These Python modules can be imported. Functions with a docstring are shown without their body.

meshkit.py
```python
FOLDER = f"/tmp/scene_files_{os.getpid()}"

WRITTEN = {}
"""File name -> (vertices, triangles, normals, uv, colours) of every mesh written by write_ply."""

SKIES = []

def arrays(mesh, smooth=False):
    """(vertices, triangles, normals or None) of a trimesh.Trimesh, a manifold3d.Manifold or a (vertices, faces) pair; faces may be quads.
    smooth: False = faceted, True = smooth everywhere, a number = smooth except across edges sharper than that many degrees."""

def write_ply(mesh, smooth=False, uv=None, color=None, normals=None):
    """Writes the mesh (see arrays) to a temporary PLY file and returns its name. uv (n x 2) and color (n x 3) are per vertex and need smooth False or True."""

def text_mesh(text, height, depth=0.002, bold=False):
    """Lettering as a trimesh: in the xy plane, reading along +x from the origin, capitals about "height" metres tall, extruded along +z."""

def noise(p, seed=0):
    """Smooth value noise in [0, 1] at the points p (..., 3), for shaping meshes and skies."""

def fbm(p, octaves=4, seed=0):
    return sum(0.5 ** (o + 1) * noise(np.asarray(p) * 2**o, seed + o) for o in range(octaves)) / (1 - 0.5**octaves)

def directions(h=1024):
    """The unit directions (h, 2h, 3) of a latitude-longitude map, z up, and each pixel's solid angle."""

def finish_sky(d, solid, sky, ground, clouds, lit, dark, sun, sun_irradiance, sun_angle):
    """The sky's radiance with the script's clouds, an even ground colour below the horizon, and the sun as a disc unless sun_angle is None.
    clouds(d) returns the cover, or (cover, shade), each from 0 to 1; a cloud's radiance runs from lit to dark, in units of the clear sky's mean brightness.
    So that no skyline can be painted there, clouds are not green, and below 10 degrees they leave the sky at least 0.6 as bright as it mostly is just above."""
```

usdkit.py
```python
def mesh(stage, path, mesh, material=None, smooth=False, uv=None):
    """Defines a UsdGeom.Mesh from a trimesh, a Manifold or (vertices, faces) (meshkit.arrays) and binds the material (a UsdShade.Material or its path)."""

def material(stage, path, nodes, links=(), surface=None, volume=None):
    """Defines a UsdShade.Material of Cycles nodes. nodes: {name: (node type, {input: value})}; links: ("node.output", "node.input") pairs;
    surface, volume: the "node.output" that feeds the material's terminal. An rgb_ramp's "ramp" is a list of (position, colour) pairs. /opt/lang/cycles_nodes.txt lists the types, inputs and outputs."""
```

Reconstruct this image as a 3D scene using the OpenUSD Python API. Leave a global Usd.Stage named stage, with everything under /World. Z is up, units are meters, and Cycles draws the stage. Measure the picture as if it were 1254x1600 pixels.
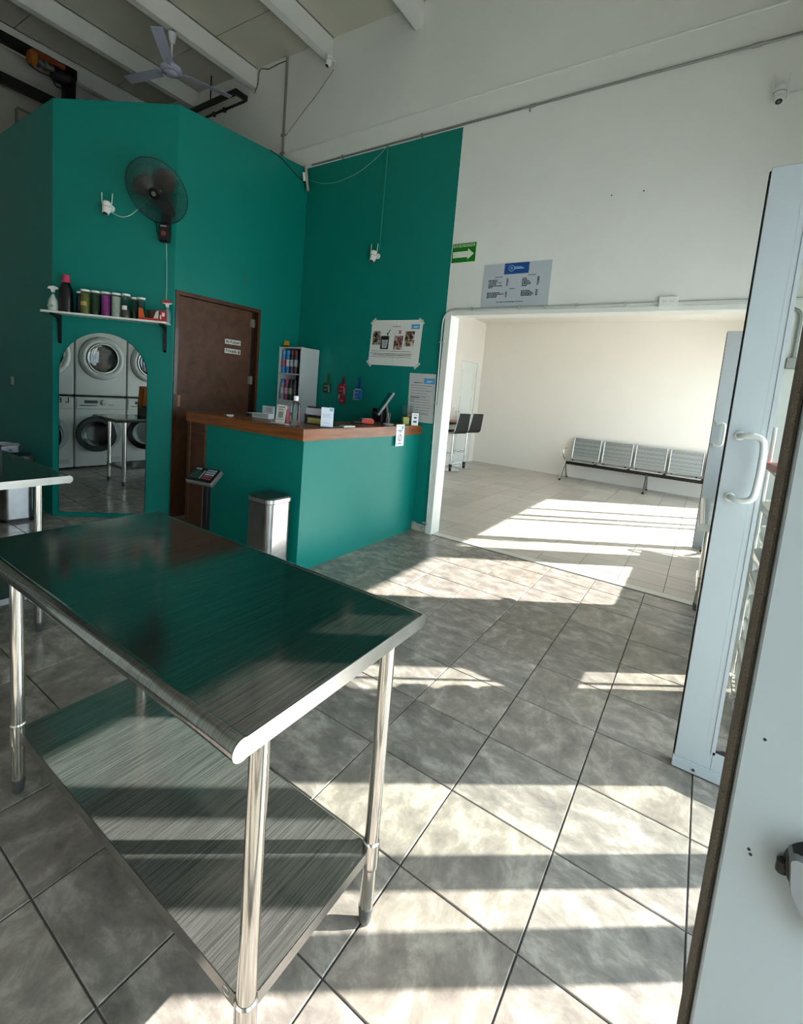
import math, random
import numpy as np, trimesh, usdkit, meshkit
from trimesh.creation import box as tbox, cylinder as tcyl, icosphere, revolve
from trimesh.transformations import rotation_matrix as rotm
from shapely.geometry import Polygon, box as sbox, Point
from shapely import affinity
from pxr import Gf, Sdf, Usd, UsdGeom, UsdLux, UsdShade, Vt

random.seed(7)
RNG = np.random.default_rng(7)
stage = Usd.Stage.CreateInMemory()
UsdGeom.SetStageUpAxis(stage, 'Z'); UsdGeom.SetStageMetersPerUnit(stage, 1.0)
WORLD = UsdGeom.Xform.Define(stage, '/World')
stage.SetDefaultPrim(WORLD.GetPrim())
UsdGeom.Scope.Define(stage, '/World/Looks')

# ------------------------------------------------------------------ camera
# x runs to the right along the wall with the wide opening, y runs away towards it, z is up
F_PX, PITCH, ROLL, YAW, CX, CY, EYE = 731.1, .11543, .08267, .59181, -22.07, -105.66, 1.55
fw = np.array([-math.sin(YAW) * math.cos(PITCH), math.cos(YAW) * math.cos(PITCH), -math.sin(PITCH)])
rt = np.array([math.cos(YAW), math.sin(YAW), 0.0]); up = np.cross(rt, fw)
cr, sr = math.cos(ROLL), math.sin(ROLL)
rt, up = cr * rt + sr * up, -sr * rt + cr * up
cam = UsdGeom.Camera.Define(stage, '/World/camera')
cam.CreateHorizontalApertureAttr(36.0); cam.CreateVerticalApertureAttr(36.0 * 1600 / 1254)
cam.CreateFocalLengthAttr(36.0 * F_PX / 1254)
cam.CreateHorizontalApertureOffsetAttr(-CX * 36.0 / 1254)
cam.CreateVerticalApertureOffsetAttr(CY * 36.0 / 1254)
cam.CreateClippingRangeAttr(Gf.Vec2f(0.02, 500))
cm = np.eye(4); cm[0, :3], cm[1, :3], cm[2, :3], cm[3, :3] = rt, up, -fw, (0, 0, EYE)
cam.AddTransformOp().Set(Gf.Matrix4d(*cm.ravel().tolist()))
cam.CreateExposureAttr(0.25)

# ------------------------------------------------------------------ sky and sun
SUN_EL, SUN_AZ = math.radians(30.5), math.radians(39.0)
dome = UsdLux.DomeLight.Define(stage, '/World/sky_light')
dome.CreateColorAttr(Gf.Vec3f(0.72, 0.88, 1.0)); dome.CreateIntensityAttr(1.6)
sun = UsdLux.DistantLight.Define(stage, '/World/sun_light')
sun.CreateAngleAttr(0.53); sun.CreateColorAttr(Gf.Vec3f(1.0, 0.955, 0.89)); sun.CreateIntensityAttr(5.3); sun.CreateNormalizeAttr(True)
to_sun = np.array([math.cos(SUN_AZ) * math.cos(SUN_EL), math.sin(SUN_AZ) * math.cos(SUN_EL), math.sin(SUN_EL)])
zx = np.cross([0, 0, 1.0], to_sun); zx /= np.linalg.norm(zx); zy = np.cross(to_sun, zx)
sm = np.eye(4); sm[0, :3], sm[1, :3], sm[2, :3] = zx, zy, to_sun
sun.AddTransformOp().Set(Gf.Matrix4d(*sm.ravel().tolist()))


# ------------------------------------------------------------------ materials
def lin(c):
    if isinstance(c, str):
        c = [int(c[i:i + 2], 16) / 255 for i in (0, 2, 4)]
    return tuple(x / 12.92 if x <= .04045 else ((x + .055) / 1.055) ** 2.4 for x in c)


MATS = {}


def M(name, color='808080', rough=.5, metal=0., vary=0., scale=6., bump=0., bscale=40., spec=.5, stretch=None, coat=0., **kw):
    """A principled look with a little tonal variation and relief from noise in object space."""
    if name in MATS:
        return MATS[name]
    c = lin(color)
    nodes = {'p': ('principled_bsdf', {'base_color': c, 'roughness': rough, 'metallic': metal, 'specular_ior_level': spec, 'coat_weight': coat, **kw})}
    links = []
    if vary or bump:
        nodes['g'] = ('texture_coordinate', {})
        src = 'g.object'
        if stretch:
            nodes['m'] = ('mapping', {'scale': stretch}); links.append((src, 'm.vector')); src = 'm.vector'
    if vary:
        nodes['n'] = ('noise_texture', {'scale': scale, 'detail': 5., 'roughness': .6})
        lo, hi = tuple(x * (1 - vary) for x in c), tuple(min(1, x * (1 + vary)) for x in c)
        nodes['r'] = ('rgb_ramp', {'ramp': [(.3, lo), (.7, hi)]})
        links += [(src, 'n.vector'), ('n.fac', 'r.fac'), ('r.color', 'p.base_color')]
    if bump:
        nodes['n2'] = ('noise_texture', {'scale': bscale, 'detail': 3.})
        nodes['b'] = ('bump', {'strength': bump, 'distance': .002})
        links += [(src, 'n2.vector'), ('n2.fac', 'b.height'), ('b.normal', 'p.normal')]
    MATS[name] = usdkit.material(stage, '/World/Looks/' + name, nodes, links, surface='p.BSDF')
    return MATS[name]


def glass_pane(name, tint=(.96, .98, .97), ior=1.45):
    """Thin pane: clear with a mirror reflection that grows towards grazing (the same from both faces, so that sunlight passes)."""
    if name not in MATS:
        f0 = ((ior - 1) / (ior + 1)) ** 2
        MATS[name] = usdkit.material(stage, '/World/Looks/' + name, {
            't': ('transparent_bsdf', {'color': tint}), 'g': ('glossy_bsdf', {'color': (1, 1, 1), 'roughness': .01}),
            'l': ('layer_weight', {'blend': .5}), 'q': ('math', {'math_type': 'power', 'value2': 5.}),
            'r': ('map_range', {'from_min': 0., 'from_max': 1., 'to_min': f0, 'to_max': .9}), 'x': ('mix_closure', {})},
            [('l.facing', 'q.value1'), ('q.value', 'r.value'), ('r.result', 'x.fac'), ('t.BSDF', 'x.closure1'), ('g.BSDF', 'x.closure2')], surface='x.closure')
    return MATS[name]


def stone_tile(name, dark, mid, pale, rough, scale, streak=(1, 1, 1), warp=1.2, vein=.5):
    """Glazed stone-look tile: cloudy mottling with thin pale veins, shifted from tile to tile."""
    MATS[name] = usdkit.material(stage, '/World/Looks/' + name, {
        'g': ('geometry', {}), 'o': ('object_info', {}),
        'k': ('vector_math', {'math_type': 'scale', 'vector1': (31.7, 17.3, 5.1)}),
        'a': ('vector_math', {'math_type': 'add'}), 'm': ('mapping', {'scale': streak}),
        'n': ('noise_texture', {'scale': scale, 'detail': 10., 'roughness': .68, 'distortion': warp}),
        'r': ('rgb_ramp', {'ramp': [(.28, lin(dark)), (.5, lin(mid)), (.72, lin(pale))]}),
        'v': ('noise_texture', {'type': 'ridged_multifractal', 'scale': scale * .9, 'detail': 5., 'roughness': .5, 'distortion': warp * 1.5}),
        'vr': ('rgb_ramp', {'ramp': [(.62, (0, 0, 0)), (.80, (vein, vein, vein))]}),
        'mx': ('mix_color', {'b': lin(pale)}),
        'hv': ('hsv', {}), 'mr': ('map_range', {'from_min': 0., 'from_max': 1., 'to_min': .90, 'to_max': 1.10}),
        'b': ('bump', {'strength': .12, 'distance': .002}),
        'p': ('principled_bsdf', {'roughness': rough, 'specular_ior_level': .5})},
        [('o.random', 'k.scale'), ('g.position', 'a.vector1'), ('k.vector', 'a.vector2'), ('a.vector', 'm.vector'),
         ('m.vector', 'n.vector'), ('m.vector', 'v.vector'), ('n.fac', 'r.fac'), ('v.fac', 'vr.fac'), ('vr.color', 'mx.fac'),
         ('r.color', 'mx.a'), ('mx.result', 'hv.color'), ('o.random', 'mr.value'), ('mr.result', 'hv.value'),
         ('hv.color', 'p.base_color'), ('n.fac', 'b.height'), ('b.normal', 'p.normal')], surface='p.BSDF')
    return MATS[name]


def brushed(name, color, rough, axis_scale, bump=.25, dist=.0006, metal=1., grain=.0):
    """Brushed stainless steel: fine scratches drawn out along one axis."""
    c = lin(color); lo, hi = tuple(x * (1 - grain) for x in c), tuple(min(.95, x * (1 + grain)) for x in c)
    MATS[name] = usdkit.material(stage, '/World/Looks/' + name, {
        'g': ('texture_coordinate', {}), 'm': ('mapping', {'scale': axis_scale}),
        'n': ('noise_texture', {'scale': 1., 'detail': 4., 'roughness': .7}),
        'n3': ('noise_texture', {'scale': 3., 'detail': 3.}), 'cr': ('rgb_ramp', {'ramp': [(.35, lo), (.65, hi)]}),
        'r': ('map_range', {'from_min': .3, 'from_max': .75, 'to_min': rough * .75, 'to_max': rough * 1.35}),
        'b': ('bump', {'strength': bump, 'distance': dist}),
        'p': ('principled_bsdf', {'metallic': metal})},
        [('g.object', 'm.vector'), ('m.vector', 'n.vector'), ('g.object', 'n3.vector'), ('n3.fac', 'r.value'), ('r.result', 'p.roughness'), ('n.fac', 'cr.fac'), ('cr.color', 'p.base_color'), ('n.fac', 'b.height'), ('b.normal', 'p.normal')], surface='p.BSDF')
    return MATS[name]


def wood(name, dark, pale, scale, rough=.35, coat=.2):
    MATS[name] = usdkit.material(stage, '/World/Looks/' + name, {
        'g': ('texture_coordinate', {}), 'm': ('mapping', {'scale': scale}),
        'n': ('noise_texture', {'scale': 1., 'detail': 6., 'roughness': .62, 'distortion': .5}),
        'r': ('rgb_ramp', {'ramp': [(.30, lin(dark)), (.68, lin(pale))]}),
        'b': ('bump', {'strength': .1, 'distance': .001}),
        'p': ('principled_bsdf', {'roughness': rough, 'coat_weight': coat})},
        [('g.object', 'm.vector'), ('m.vector', 'n.vector'), ('n.fac', 'r.fac'), ('r.color', 'p.base_color'), ('n.fac', 'b.height'), ('b.normal', 'p.normal')], surface='p.BSDF')
    return MATS[name]


def bars_print(name, paper, ink, period, duty=.45, seed=3.):
    """Flat print too small to read: rows of broken dark strokes on paper, in object space (x along the row, y up)."""
    MATS[name] = usdkit.material(stage, '/World/Looks/' + name, {
        'g': ('texture_coordinate', {}), 's': ('separate_xyz', {}),
        'y': ('math', {'math_type': 'divide', 'value2': period}), 'fr': ('math', {'math_type': 'fraction'}), 'fl': ('math', {'math_type': 'floor'}),
        'row': ('math', {'math_type': 'less_than', 'value2': duty}),
        'x': ('math', {'math_type': 'multiply', 'value2': 1.6 / period}),
        'c': ('combine_xyz', {'z': seed}), 'n': ('noise_texture', {'scale': 1., 'detail': 2.}),
        'w': ('math', {'math_type': 'less_than', 'value2': .56}), 'a': ('math', {'math_type': 'multiply'}),
        'mx': ('mix_color', {'a': lin(paper), 'b': lin(ink)}), 'p': ('principled_bsdf', {'roughness': .6})},
        [('g.object', 's.vector'), ('s.y', 'y.value1'), ('y.value', 'fr.value1'), ('y.value', 'fl.value1'), ('fr.value', 'row.value1'),
         ('s.x', 'x.value1'), ('x.value', 'c.x'), ('fl.value', 'c.y'), ('c.vector', 'n.vector'), ('n.fac', 'w.value1'),
         ('row.value', 'a.value1'), ('w.value', 'a.value2'), ('a.value', 'mx.fac'), ('mx.result', 'p.base_color')], surface='p.BSDF')
    return MATS[name]


white_wall = M('white_wall', 'e8e8e4', .6, vary=.03, scale=1.5, bump=.25, bscale=9.)
green_paint = M('green_paint', '007c72', .42, spec=.35, vary=.03, scale=2., bump=.12, bscale=14.)
cream_wall = M('cream_wall', 'e6ded5', .6, vary=.015, scale=1.2)
white_paint = M('white_paint', 'e4e4de', .4)
grout_dark = M('grout_dark', '4c4b49', .8)
grout_pale = M('grout_pale', '6f6d68', .8)
tile_grey = [stone_tile('tile_grey', '5f5b59', '837d76', 'b2aba2', .22, 8., (1, 1.5, 1), .25, .6), stone_tile('tile_grey_warm', '625d59', '857e75', 'b4aca1', .24, 7., (1.4, 1, 1), .3, .6)]
tile_pale = stone_tile('tile_pale', 'a59d93', 'b2aaa0', 'beb6ac', .3, 2.2, (.6, 5, 1), .4, .2)
panel_roof = M('panel_roof', 'c4c2b2', .6, vary=.05, scale=1.)
beam_white = M('beam_white', 'dededa', .5, vary=.03, scale=3.)
black_iron = M('black_iron', '0c0c0d', .5)
steel_top = brushed('steel_top', '8f908c', .11, (420., 6., 6.), .06, .0003, .965, .4)
steel_shelf = brushed('steel_shelf', '949590', .13, (300., 5., 5.), .08, .0003, .82, .45)
steel_edge = brushed('steel_edge', '969693', .32, (4., 500., 500.), .10, .0004)
steel_tube = M('steel_tube', 'd4d2cc', .12, 1.)
chrome = M('chrome', 'dcdcdc', .08, 1.)
steel_can = brushed('steel_can', 'a8a8a6', .24, (500., 500., 3.), .10, .0004)
black_plastic = M('black_plastic', '0e0f10', .4)
grey_plastic = M('grey_plastic', '7e7f80', .45)
white_plastic = M('white_plastic', 'e6e6e3', .35)
aluminium_white = M('aluminium_white', '939b9e', .38, vary=.02, scale=5.)
rubber = M('rubber', '141414', .8)
brush_fibre = M('brush_fibre', '5b5348', .95, bump=1., bscale=400.)
clear_glass = glass_pane('clear_glass')
wood_dark = wood('wood_dark', '35190c', '5c341d', (2., 2., 30.))
wood_oak = wood('wood_oak', '613116', '9c5d30', (2.2, 2.2, 40.), .35, .12)
door_veneer = wood('door_veneer', '3f2414', '5f3a22', (9., 9., .9), .5, .0)
mirror_face = M('mirror_face', 'eef2f0', .0, 1.)
paper = M('paper', 'e4e4e0', .7)
paper_grey = M('paper_grey', 'b9c0c9', .55)
ink = M('ink', '17191c', .7)
ink_grey = M('ink_grey', '54565a', .7)
blue_print = M('blue_print', '1d66b0', .5)
blue_pale = M('blue_pale', '4f9ed2', .5)
green_sign = M('green_sign', '04780f', .45)
red_print = M('red_print', 'b3263a', .5)
tape = M('tape', 'cfcdb8', .4)
fan_grey = M('fan_grey', 'b9bcd0', .45)
wire_grey = M('wire_grey', '8a8b88', .5)
wire_white = M('wire_white', 'd8dad6', .5)

# ------------------------------------------------------------------ names and objects
USED = {}


def numbered(parent, name):
    k = (parent, name); n = USED.get(k, -1) + 1; USED[k] = n
    return name if n == 0 else f'{name}_{n:03d}'


def tag(p, label=None, cat=None, group=None, kind=None):
    for k, v in (('label', label), ('category', cat), ('group', group), ('kind', kind)):
        if v:
            p.SetCustomDataByKey(k, v)
    return p


def mat4(rot=None, loc=(0, 0, 0)):
    m = np.eye(4); m[3, :3] = loc
    if rot is not None:
        m[:3, :3] = np.asarray(rot)
    return Gf.Matrix4d(*m.ravel().tolist())


def frame(loc, right, upv=(0, 0, 1)):
    """Rows: local x along right, y along up, z out of the wall."""
    r = np.array(right, float); r /= np.linalg.norm(r); u = np.array(upv, float); u /= np.linalg.norm(u)
    return mat4([r, u, np.cross(r, u)], loc)


def place(loc=(0, 0, 0), deg=0.):
    a = math.radians(deg)
    return mat4([[math.cos(a), math.sin(a), 0], [-math.sin(a), math.cos(a), 0], [0, 0, 1]], loc)


def thing(name, label, cat, at=None, group=None, kind=None):
    path = '/World/' + numbered('/World', name)
    x = UsdGeom.Xform.Define(stage, path)
    x.AddTransformOp().Set(at if at is not None else mat4())
    return tag(x.GetPrim(), label, cat, group, kind)


def struct(name, at=None):
    return thing(name, None, None, at, kind='structure')


def obj(name, mesh, mat, parent=None, smooth=30, label=None, kind=None):
    base = str(parent.GetPath()) if parent is not None else '/World'
    p = usdkit.mesh(stage, base + '/' + numbered(base, name), mesh, mat, smooth).GetPrim()
    return tag(p, label, None, None, kind)


def dup(root, at, label, group=None):
    path = '/World/' + numbered('/World', root.GetName().rsplit('_', 1)[0] if root.GetName()[-3:].isdigit() else root.GetName())
    x = UsdGeom.Xform.Define(stage, path); p = x.GetPrim()
    p.GetReferences().AddInternalReference(root.GetPath()); p.SetInstanceable(True)
    p.GetAttribute('xformOp:transform').Set(at)
    return tag(p, label, root.GetCustomDataByKey('category'), group or root.GetCustomDataByKey('group'))


# ------------------------------------------------------------------ shapes
cat = trimesh.util.concatenate


def bx(x0, x1, y0, y1, z0, z1, bev=0.):
    m = tbox((x1 - x0, y1 - y0, z1 - z0)); m.apply_translation(((x0 + x1) / 2, (y0 + y1) / 2, (z0 + z1) / 2))
    return m if not bev else rbox(x0, x1, y0, y1, z0, z1, bev)


def rbox(x0, x1, y0, y1, z0, z1, r):
    """A box with chamfered edges: the hull of three inset boxes."""
    pts = []
    for sx, sy, sz in ((r, r, 0), (r, 0, r), (0, r, r)):
        for x in (x0 + sx, x1 - sx):
            for y in (y0 + sy, y1 - sy):
                for z in (z0 + sz, z1 - sz):
                    pts.append((x, y, z))
    return trimesh.convex.convex_hull(np.array(pts))


def cyl(r, h, at=(0, 0, 0), axis='z', seg=24):
    m = tcyl(r, h, sections=seg)
    if axis == 'x': m.apply_transform(rotm(math.pi / 2, (0, 1, 0)))
    if axis == 'y': m.apply_transform(rotm(-math.pi / 2, (1, 0, 0)))
    m.apply_translation(at); return m


def lathe(profile, at=(0, 0, 0), axis='z', seg=28):
    m = revolve(np.array(profile, float), sections=seg)
    m.fix_normals()
    if axis == 'y': m.apply_transform(rotm(-math.pi / 2, (1, 0, 0)))
    if axis == 'x': m.apply_transform(rotm(math.pi / 2, (0, 1, 0)))
    m.apply_translation(at); return m


def tube(pts, r, seg=8, closed=False, caps=True):
    P = np.array(pts, float); n = len(P); V, Fc = [], []
    T = np.roll(P, -1, 0) - np.roll(P, 1, 0) if closed else np.gradient(P, axis=0)
    T /= np.linalg.norm(T, axis=1, keepdims=True) + 1e-12
    a = np.array([0, 0, 1.0]) if abs(T[0][2]) < .9 else np.array([1.0, 0, 0])
    N = np.cross(T[0], a); N /= np.linalg.norm(N)
    for i in range(n):
        N = N - T[i] * (N @ T[i]); N /= np.linalg.norm(N); B = np.cross(T[i], N)
        rr = r[i] if np.ndim(r) else r
        for k in range(seg):
            t = 2 * math.pi * k / seg; V.append(P[i] + rr * (math.cos(t) * N + math.sin(t) * B))
    for i in range(n if closed else n - 1):
        j = (i + 1) % n
        for k in range(seg):
            l = (k + 1) % seg
            Fc += [(i * seg + k, i * seg + l, j * seg + l), (i * seg + k, j * seg + l, j * seg + k)]
    if not closed and caps:
        V += [P[0], P[-1]]; c0, c1 = n * seg, n * seg + 1
        for k in range(seg):
            l = (k + 1) % seg
            Fc += [(c0, l, k), (c1, (n - 1) * seg + k, (n - 1) * seg + l)]
    m = trimesh.Trimesh(V, Fc, process=False)
    return m


def smooth_path(pts, n=8):
    """Catmull-Rom through the points."""
    P = np.array(pts, float); P = np.vstack([2 * P[0] - P[1], P, 2 * P[-1] - P[-2]]); out = []
    for i in range(1, len(P) - 2):
        for t in np.linspace(0, 1, n, endpoint=False):
            a, b, c, d = P[i - 1:i + 3]
            out.append(.5 * (2 * b + (c - a) * t + (2 * a - 5 * b + 4 * c - d) * t * t + (3 * b - a - 3 * c + d) * t ** 3))
    return np.array(out + [P[-2]])


def extr(poly, h, z=0.):
    m = trimesh.creation.extrude_polygon(poly, h, engine='earcut'); m.apply_translation((0, 0, z)); return m


def rrect(x0, x1, y0, y1, r, q=5):
    return sbox(x0 + r, y0 + r, x1 - r, y1 - r).buffer(r, quad_segs=q)


def turn(m, deg, axis, at=(0, 0, 0)):
    m = m.copy(); m.apply_transform(rotm(math.radians(deg), axis, at)); return m


def move(m, *t):
    m = m.copy(); m.apply_translation(t); return m


def axes(m, which):
    """Re-aim a mesh extruded along z: 'x' sends (x, y, z) to (z, x, y); 'y' sends it to (x, -z, y)."""
    m = m.copy(); v = m.vertices
    m.vertices = np.stack([v[:, 2], v[:, 0], v[:, 1]], 1) if which == 'x' else np.stack([v[:, 0], -v[:, 2], v[:, 1]], 1)
    return m


def text(s, h, x, y, z=.001, bold=False, center=False, depth=.0006, squeeze=1.):
    m = meshkit.text_mesh(s, h, depth, bold)
    m.apply_scale((squeeze, 1, 1))
    if center: m.apply_translation((-m.bounds[:, 0].mean(), 0, 0))
    m.apply_translation((x, y, z)); return m


def flat(x0, x1, y0, y1, z=0., t=.0008):
    return bx(x0, x1, y0, y1, z, z + t)


def bevel_tile(x0, x1, y0, y1, z0, z1, b=.002):
    v = [(x0, y0, z0), (x1, y0, z0), (x1, y1, z0), (x0, y1, z0), (x0, y0, z1 - b), (x1, y0, z1 - b), (x1, y1, z1 - b), (x0, y1, z1 - b),
         (x0 + b, y0 + b, z1), (x1 - b, y0 + b, z1), (x1 - b, y1 - b, z1), (x0 + b, y1 - b, z1)]
    q = [(0, 1, 5, 4), (1, 2, 6, 5), (2, 3, 7, 6), (3, 0, 4, 7), (4, 5, 9, 8), (5, 6, 10, 9), (6, 7, 11, 10), (7, 4, 8, 11), (8, 9, 10, 11)]
    f = [t for a, b_, c, d in q for t in ((a, b_, c), (a, c, d))]
    return trimesh.Trimesh(v, f, process=False)


WB = 4.50        # front of the wall with the wide opening
WB2 = 4.66       # its far side
XF = 0.95        # inner face of the shop front
XC = -4.57       # wall with the brown door
CH0, CH1 = np.array([XC, 2.745]), np.array([-5.37, 1.98])   # ends of the slanted wall with the mirror
CHR = np.append((CH0 - CH1) / np.linalg.norm(CH0 - CH1), 0)  # along it, to the right as seen
CHN = np.cross(CHR, (0, 0, 1))
XB = -8.30       # far end wall behind the green box


def roof(x):
    return 5.62 + (-x - 2.98) * .041


# ------------------------------------------------------------------ floors
fl = struct('floor')
obj('floor_base', bx(-9, 1.0, -1.5, WB + .03, -.12, -.005), grout_dark, fl)
TX, TY, DX, DY = -1.8226, 3.4959, .39506, .3778
for i in range(-13, 8):
    for j in range(-11, 4):
        x0, y0 = TX + i * DX, TY + j * DY
        x1, y1 = min(x0 + DX, XF), min(y0 + DY, WB)
        if x1 - x0 < .05 or y1 - y0 < .05 or y1 < -.4: continue
        obj('tile', bevel_tile(x0 + .0025, x1 - .0025, y0 + .0025, y1 - .0025, -.008, RNG.uniform(-.0006, .0006)), tile_grey[int(RNG.random() < .4)], fl, False)
fl2 = struct('floor')
obj('floor_base', bx(-4.7, 1.0, WB + .03, 10.9, -.12, -.005), grout_pale, fl2)
for i in range(-7, 10):
    for j in range(-2, 15):
        x0, y0 = -2.335 + i * .37, 5.17 + j * .37
        x1, y1, x0, y0 = min(x0 + .37, XF), min(y0 + .37, 10.63), max(x0, -4.6), max(y0, WB + .14)
        if x1 - x0 < .04 or y1 - y0 < .04: continue
        obj('tile', bevel_tile(x0 + .0022, x1 - .0022, y0 + .0022, y1 - .0022, -.008, RNG.uniform(-.0004, .0004)), tile_pale, fl2, False)
obj('threshold', bx(-2.43, .36, WB + .03, WB + .135, -.1, .002, .002), M('threshold_stone', 'c9c6bd', .35, vary=.05), struct('trim_1'))
obj('pavement', bx(1.01, 40, -30, 40, -.2, -.03), M('pavement', 'cfcfcb', .8, vary=.06, scale=.6), struct('floor'))

# ------------------------------------------------------------------ walls
wb = struct('wall_back')
obj('white_section', cat([bx(-2.42, 1.05, WB, WB2, 2.385, 6.2), bx(.36, 1.05, WB, WB2, 0, 2.385), bx(XB, -2.42, WB, WB2, 4.25, 6.2), bx(XB, XC - .1, WB, WB2, 0, 4.25)]), white_wall, wb, False)
obj('green_section', bx(XC - .1, -2.42, WB, WB2, .10, 4.25), green_paint, wb, False)
obj('bare_patch', bx(XC - .1, -2.42, WB + .006, WB2, 0, .10), M('bare_plaster', 'b5b0a4', .9, vary=.35, scale=14., bump=.8, bscale=30.), wb, False, label='bare unpainted plaster at the foot of the green wall')
obj('paint_edge', bx(-2.55, -2.43, WB + .001, WB + .0055, .088, .0995), M('blue_smear', '1f5f8d', .7), wb, False, label='smear of blue paint above the bare patch')
obj('ledge_bead', bx(-5.03, XF, WB - .012, WB, 4.505, 4.523, .003), white_paint, struct('trim_4'))
for hx, hz in ((-.927, 3.361), (-.682, 3.359)):
    obj('drill_hole', cyl(.006, .012, (hx, WB + .0058, hz), 'y', 12), M('hole', '3b3b38', .9), wb, label='small drilled hole')
jb = struct('trim_2')
obj('jamb', cat([bx(-2.42, -2.345, WB - .012, WB2 + .02, 0, 2.42, .004), bx(-2.345, .36, WB - .012, WB2 + .02, 2.375, 2.42, .004)]), white_paint, jb)
wc = struct('wall_left')
H0, H1 = 4.10, 4.235


def wall_prism(p, q, zp, zq, thick, z0=0., inside=(0, 0)):
    """An upright slab whose face runs from p to q, with a top rising from zp to zq; its thickness lies behind the face."""
    p, q = np.array(p, float), np.array(q, float); d = (q - p) / np.linalg.norm(q - p); n = np.array([-d[1], d[0]]) * thick
    b = [(*p, z0), (*q, z0), (*(q + n), z0), (*(p + n), z0), (*p, zp), (*q, zq), (*(q + n), zq), (*(p + n), zp)]
    return trimesh.convex.convex_hull(np.array(b))


# the wall with the brown door: full-height pieces round the door opening
DY0, DY1, DZ = 2.80, 3.81, 2.335
obj('wall_face', cat([bx(XC - .1, XC, CH0[1], DY0 - .04, 0, 4.10), bx(XC - .1, XC, DY1 + .04, WB, 0, 4.10), bx(XC - .1, XC, DY0 - .04, DY1 + .04, DZ + .04, 4.10),
                      wall_prism((XC, CH0[1]), (XC, WB), 4.105, H1, .1, 4.10)]), green_paint, wc, False)
obj('paint_scar', flat(-.012, .012, -.09, .09, 0, .001), M('scar', '2d6f62', .8), struct('trim_3', frame((XC, 3.606, 2.70), (0, 1, 0))), False)
wm = struct('wall_left')
obj('wall_face', wall_prism(CH1, CH0, 3.97, 4.105, .1), green_paint, wm, False)
wl = struct('wall_left')
obj('wall_face', wall_prism((XB, CH1[1]), CH1, 3.93, 3.97, .1), green_paint, wl, False)
obj('wall_face', bx(XB - .1, XB, -1.5, 4.7, 0, 6.2), M('far_wall', 'c3c0b8', .7, vary=.04, scale=1.), struct('wall_end'), False)
obj('wall_face', bx(XB, 1.05, -1.35, -1.25, 0, 6.2), white_wall, struct('wall_front'), False)
# back room
w2 = struct('wall_far')
obj('wall_face', bx(-4.75, 1.05, 10.63, 10.75, 0, 3.6), cream_wall, w2, False)
w3 = struct('wall_side')
obj('wall_face', cat([bx(-4.72, -4.60, WB2, 9.50, 0, 3.6), bx(-4.72, -4.60, 10.37, 10.75, 0, 3.6), bx(-4.72, -4.60, 9.50, 10.37, 2.335, 3.6)]), cream_wall, w3, False)
obj('ceiling_slab', bx(-4.75, 1.05, WB2, 10.75, 3.3, 3.4), cream_wall, struct('ceiling'), False)
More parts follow.
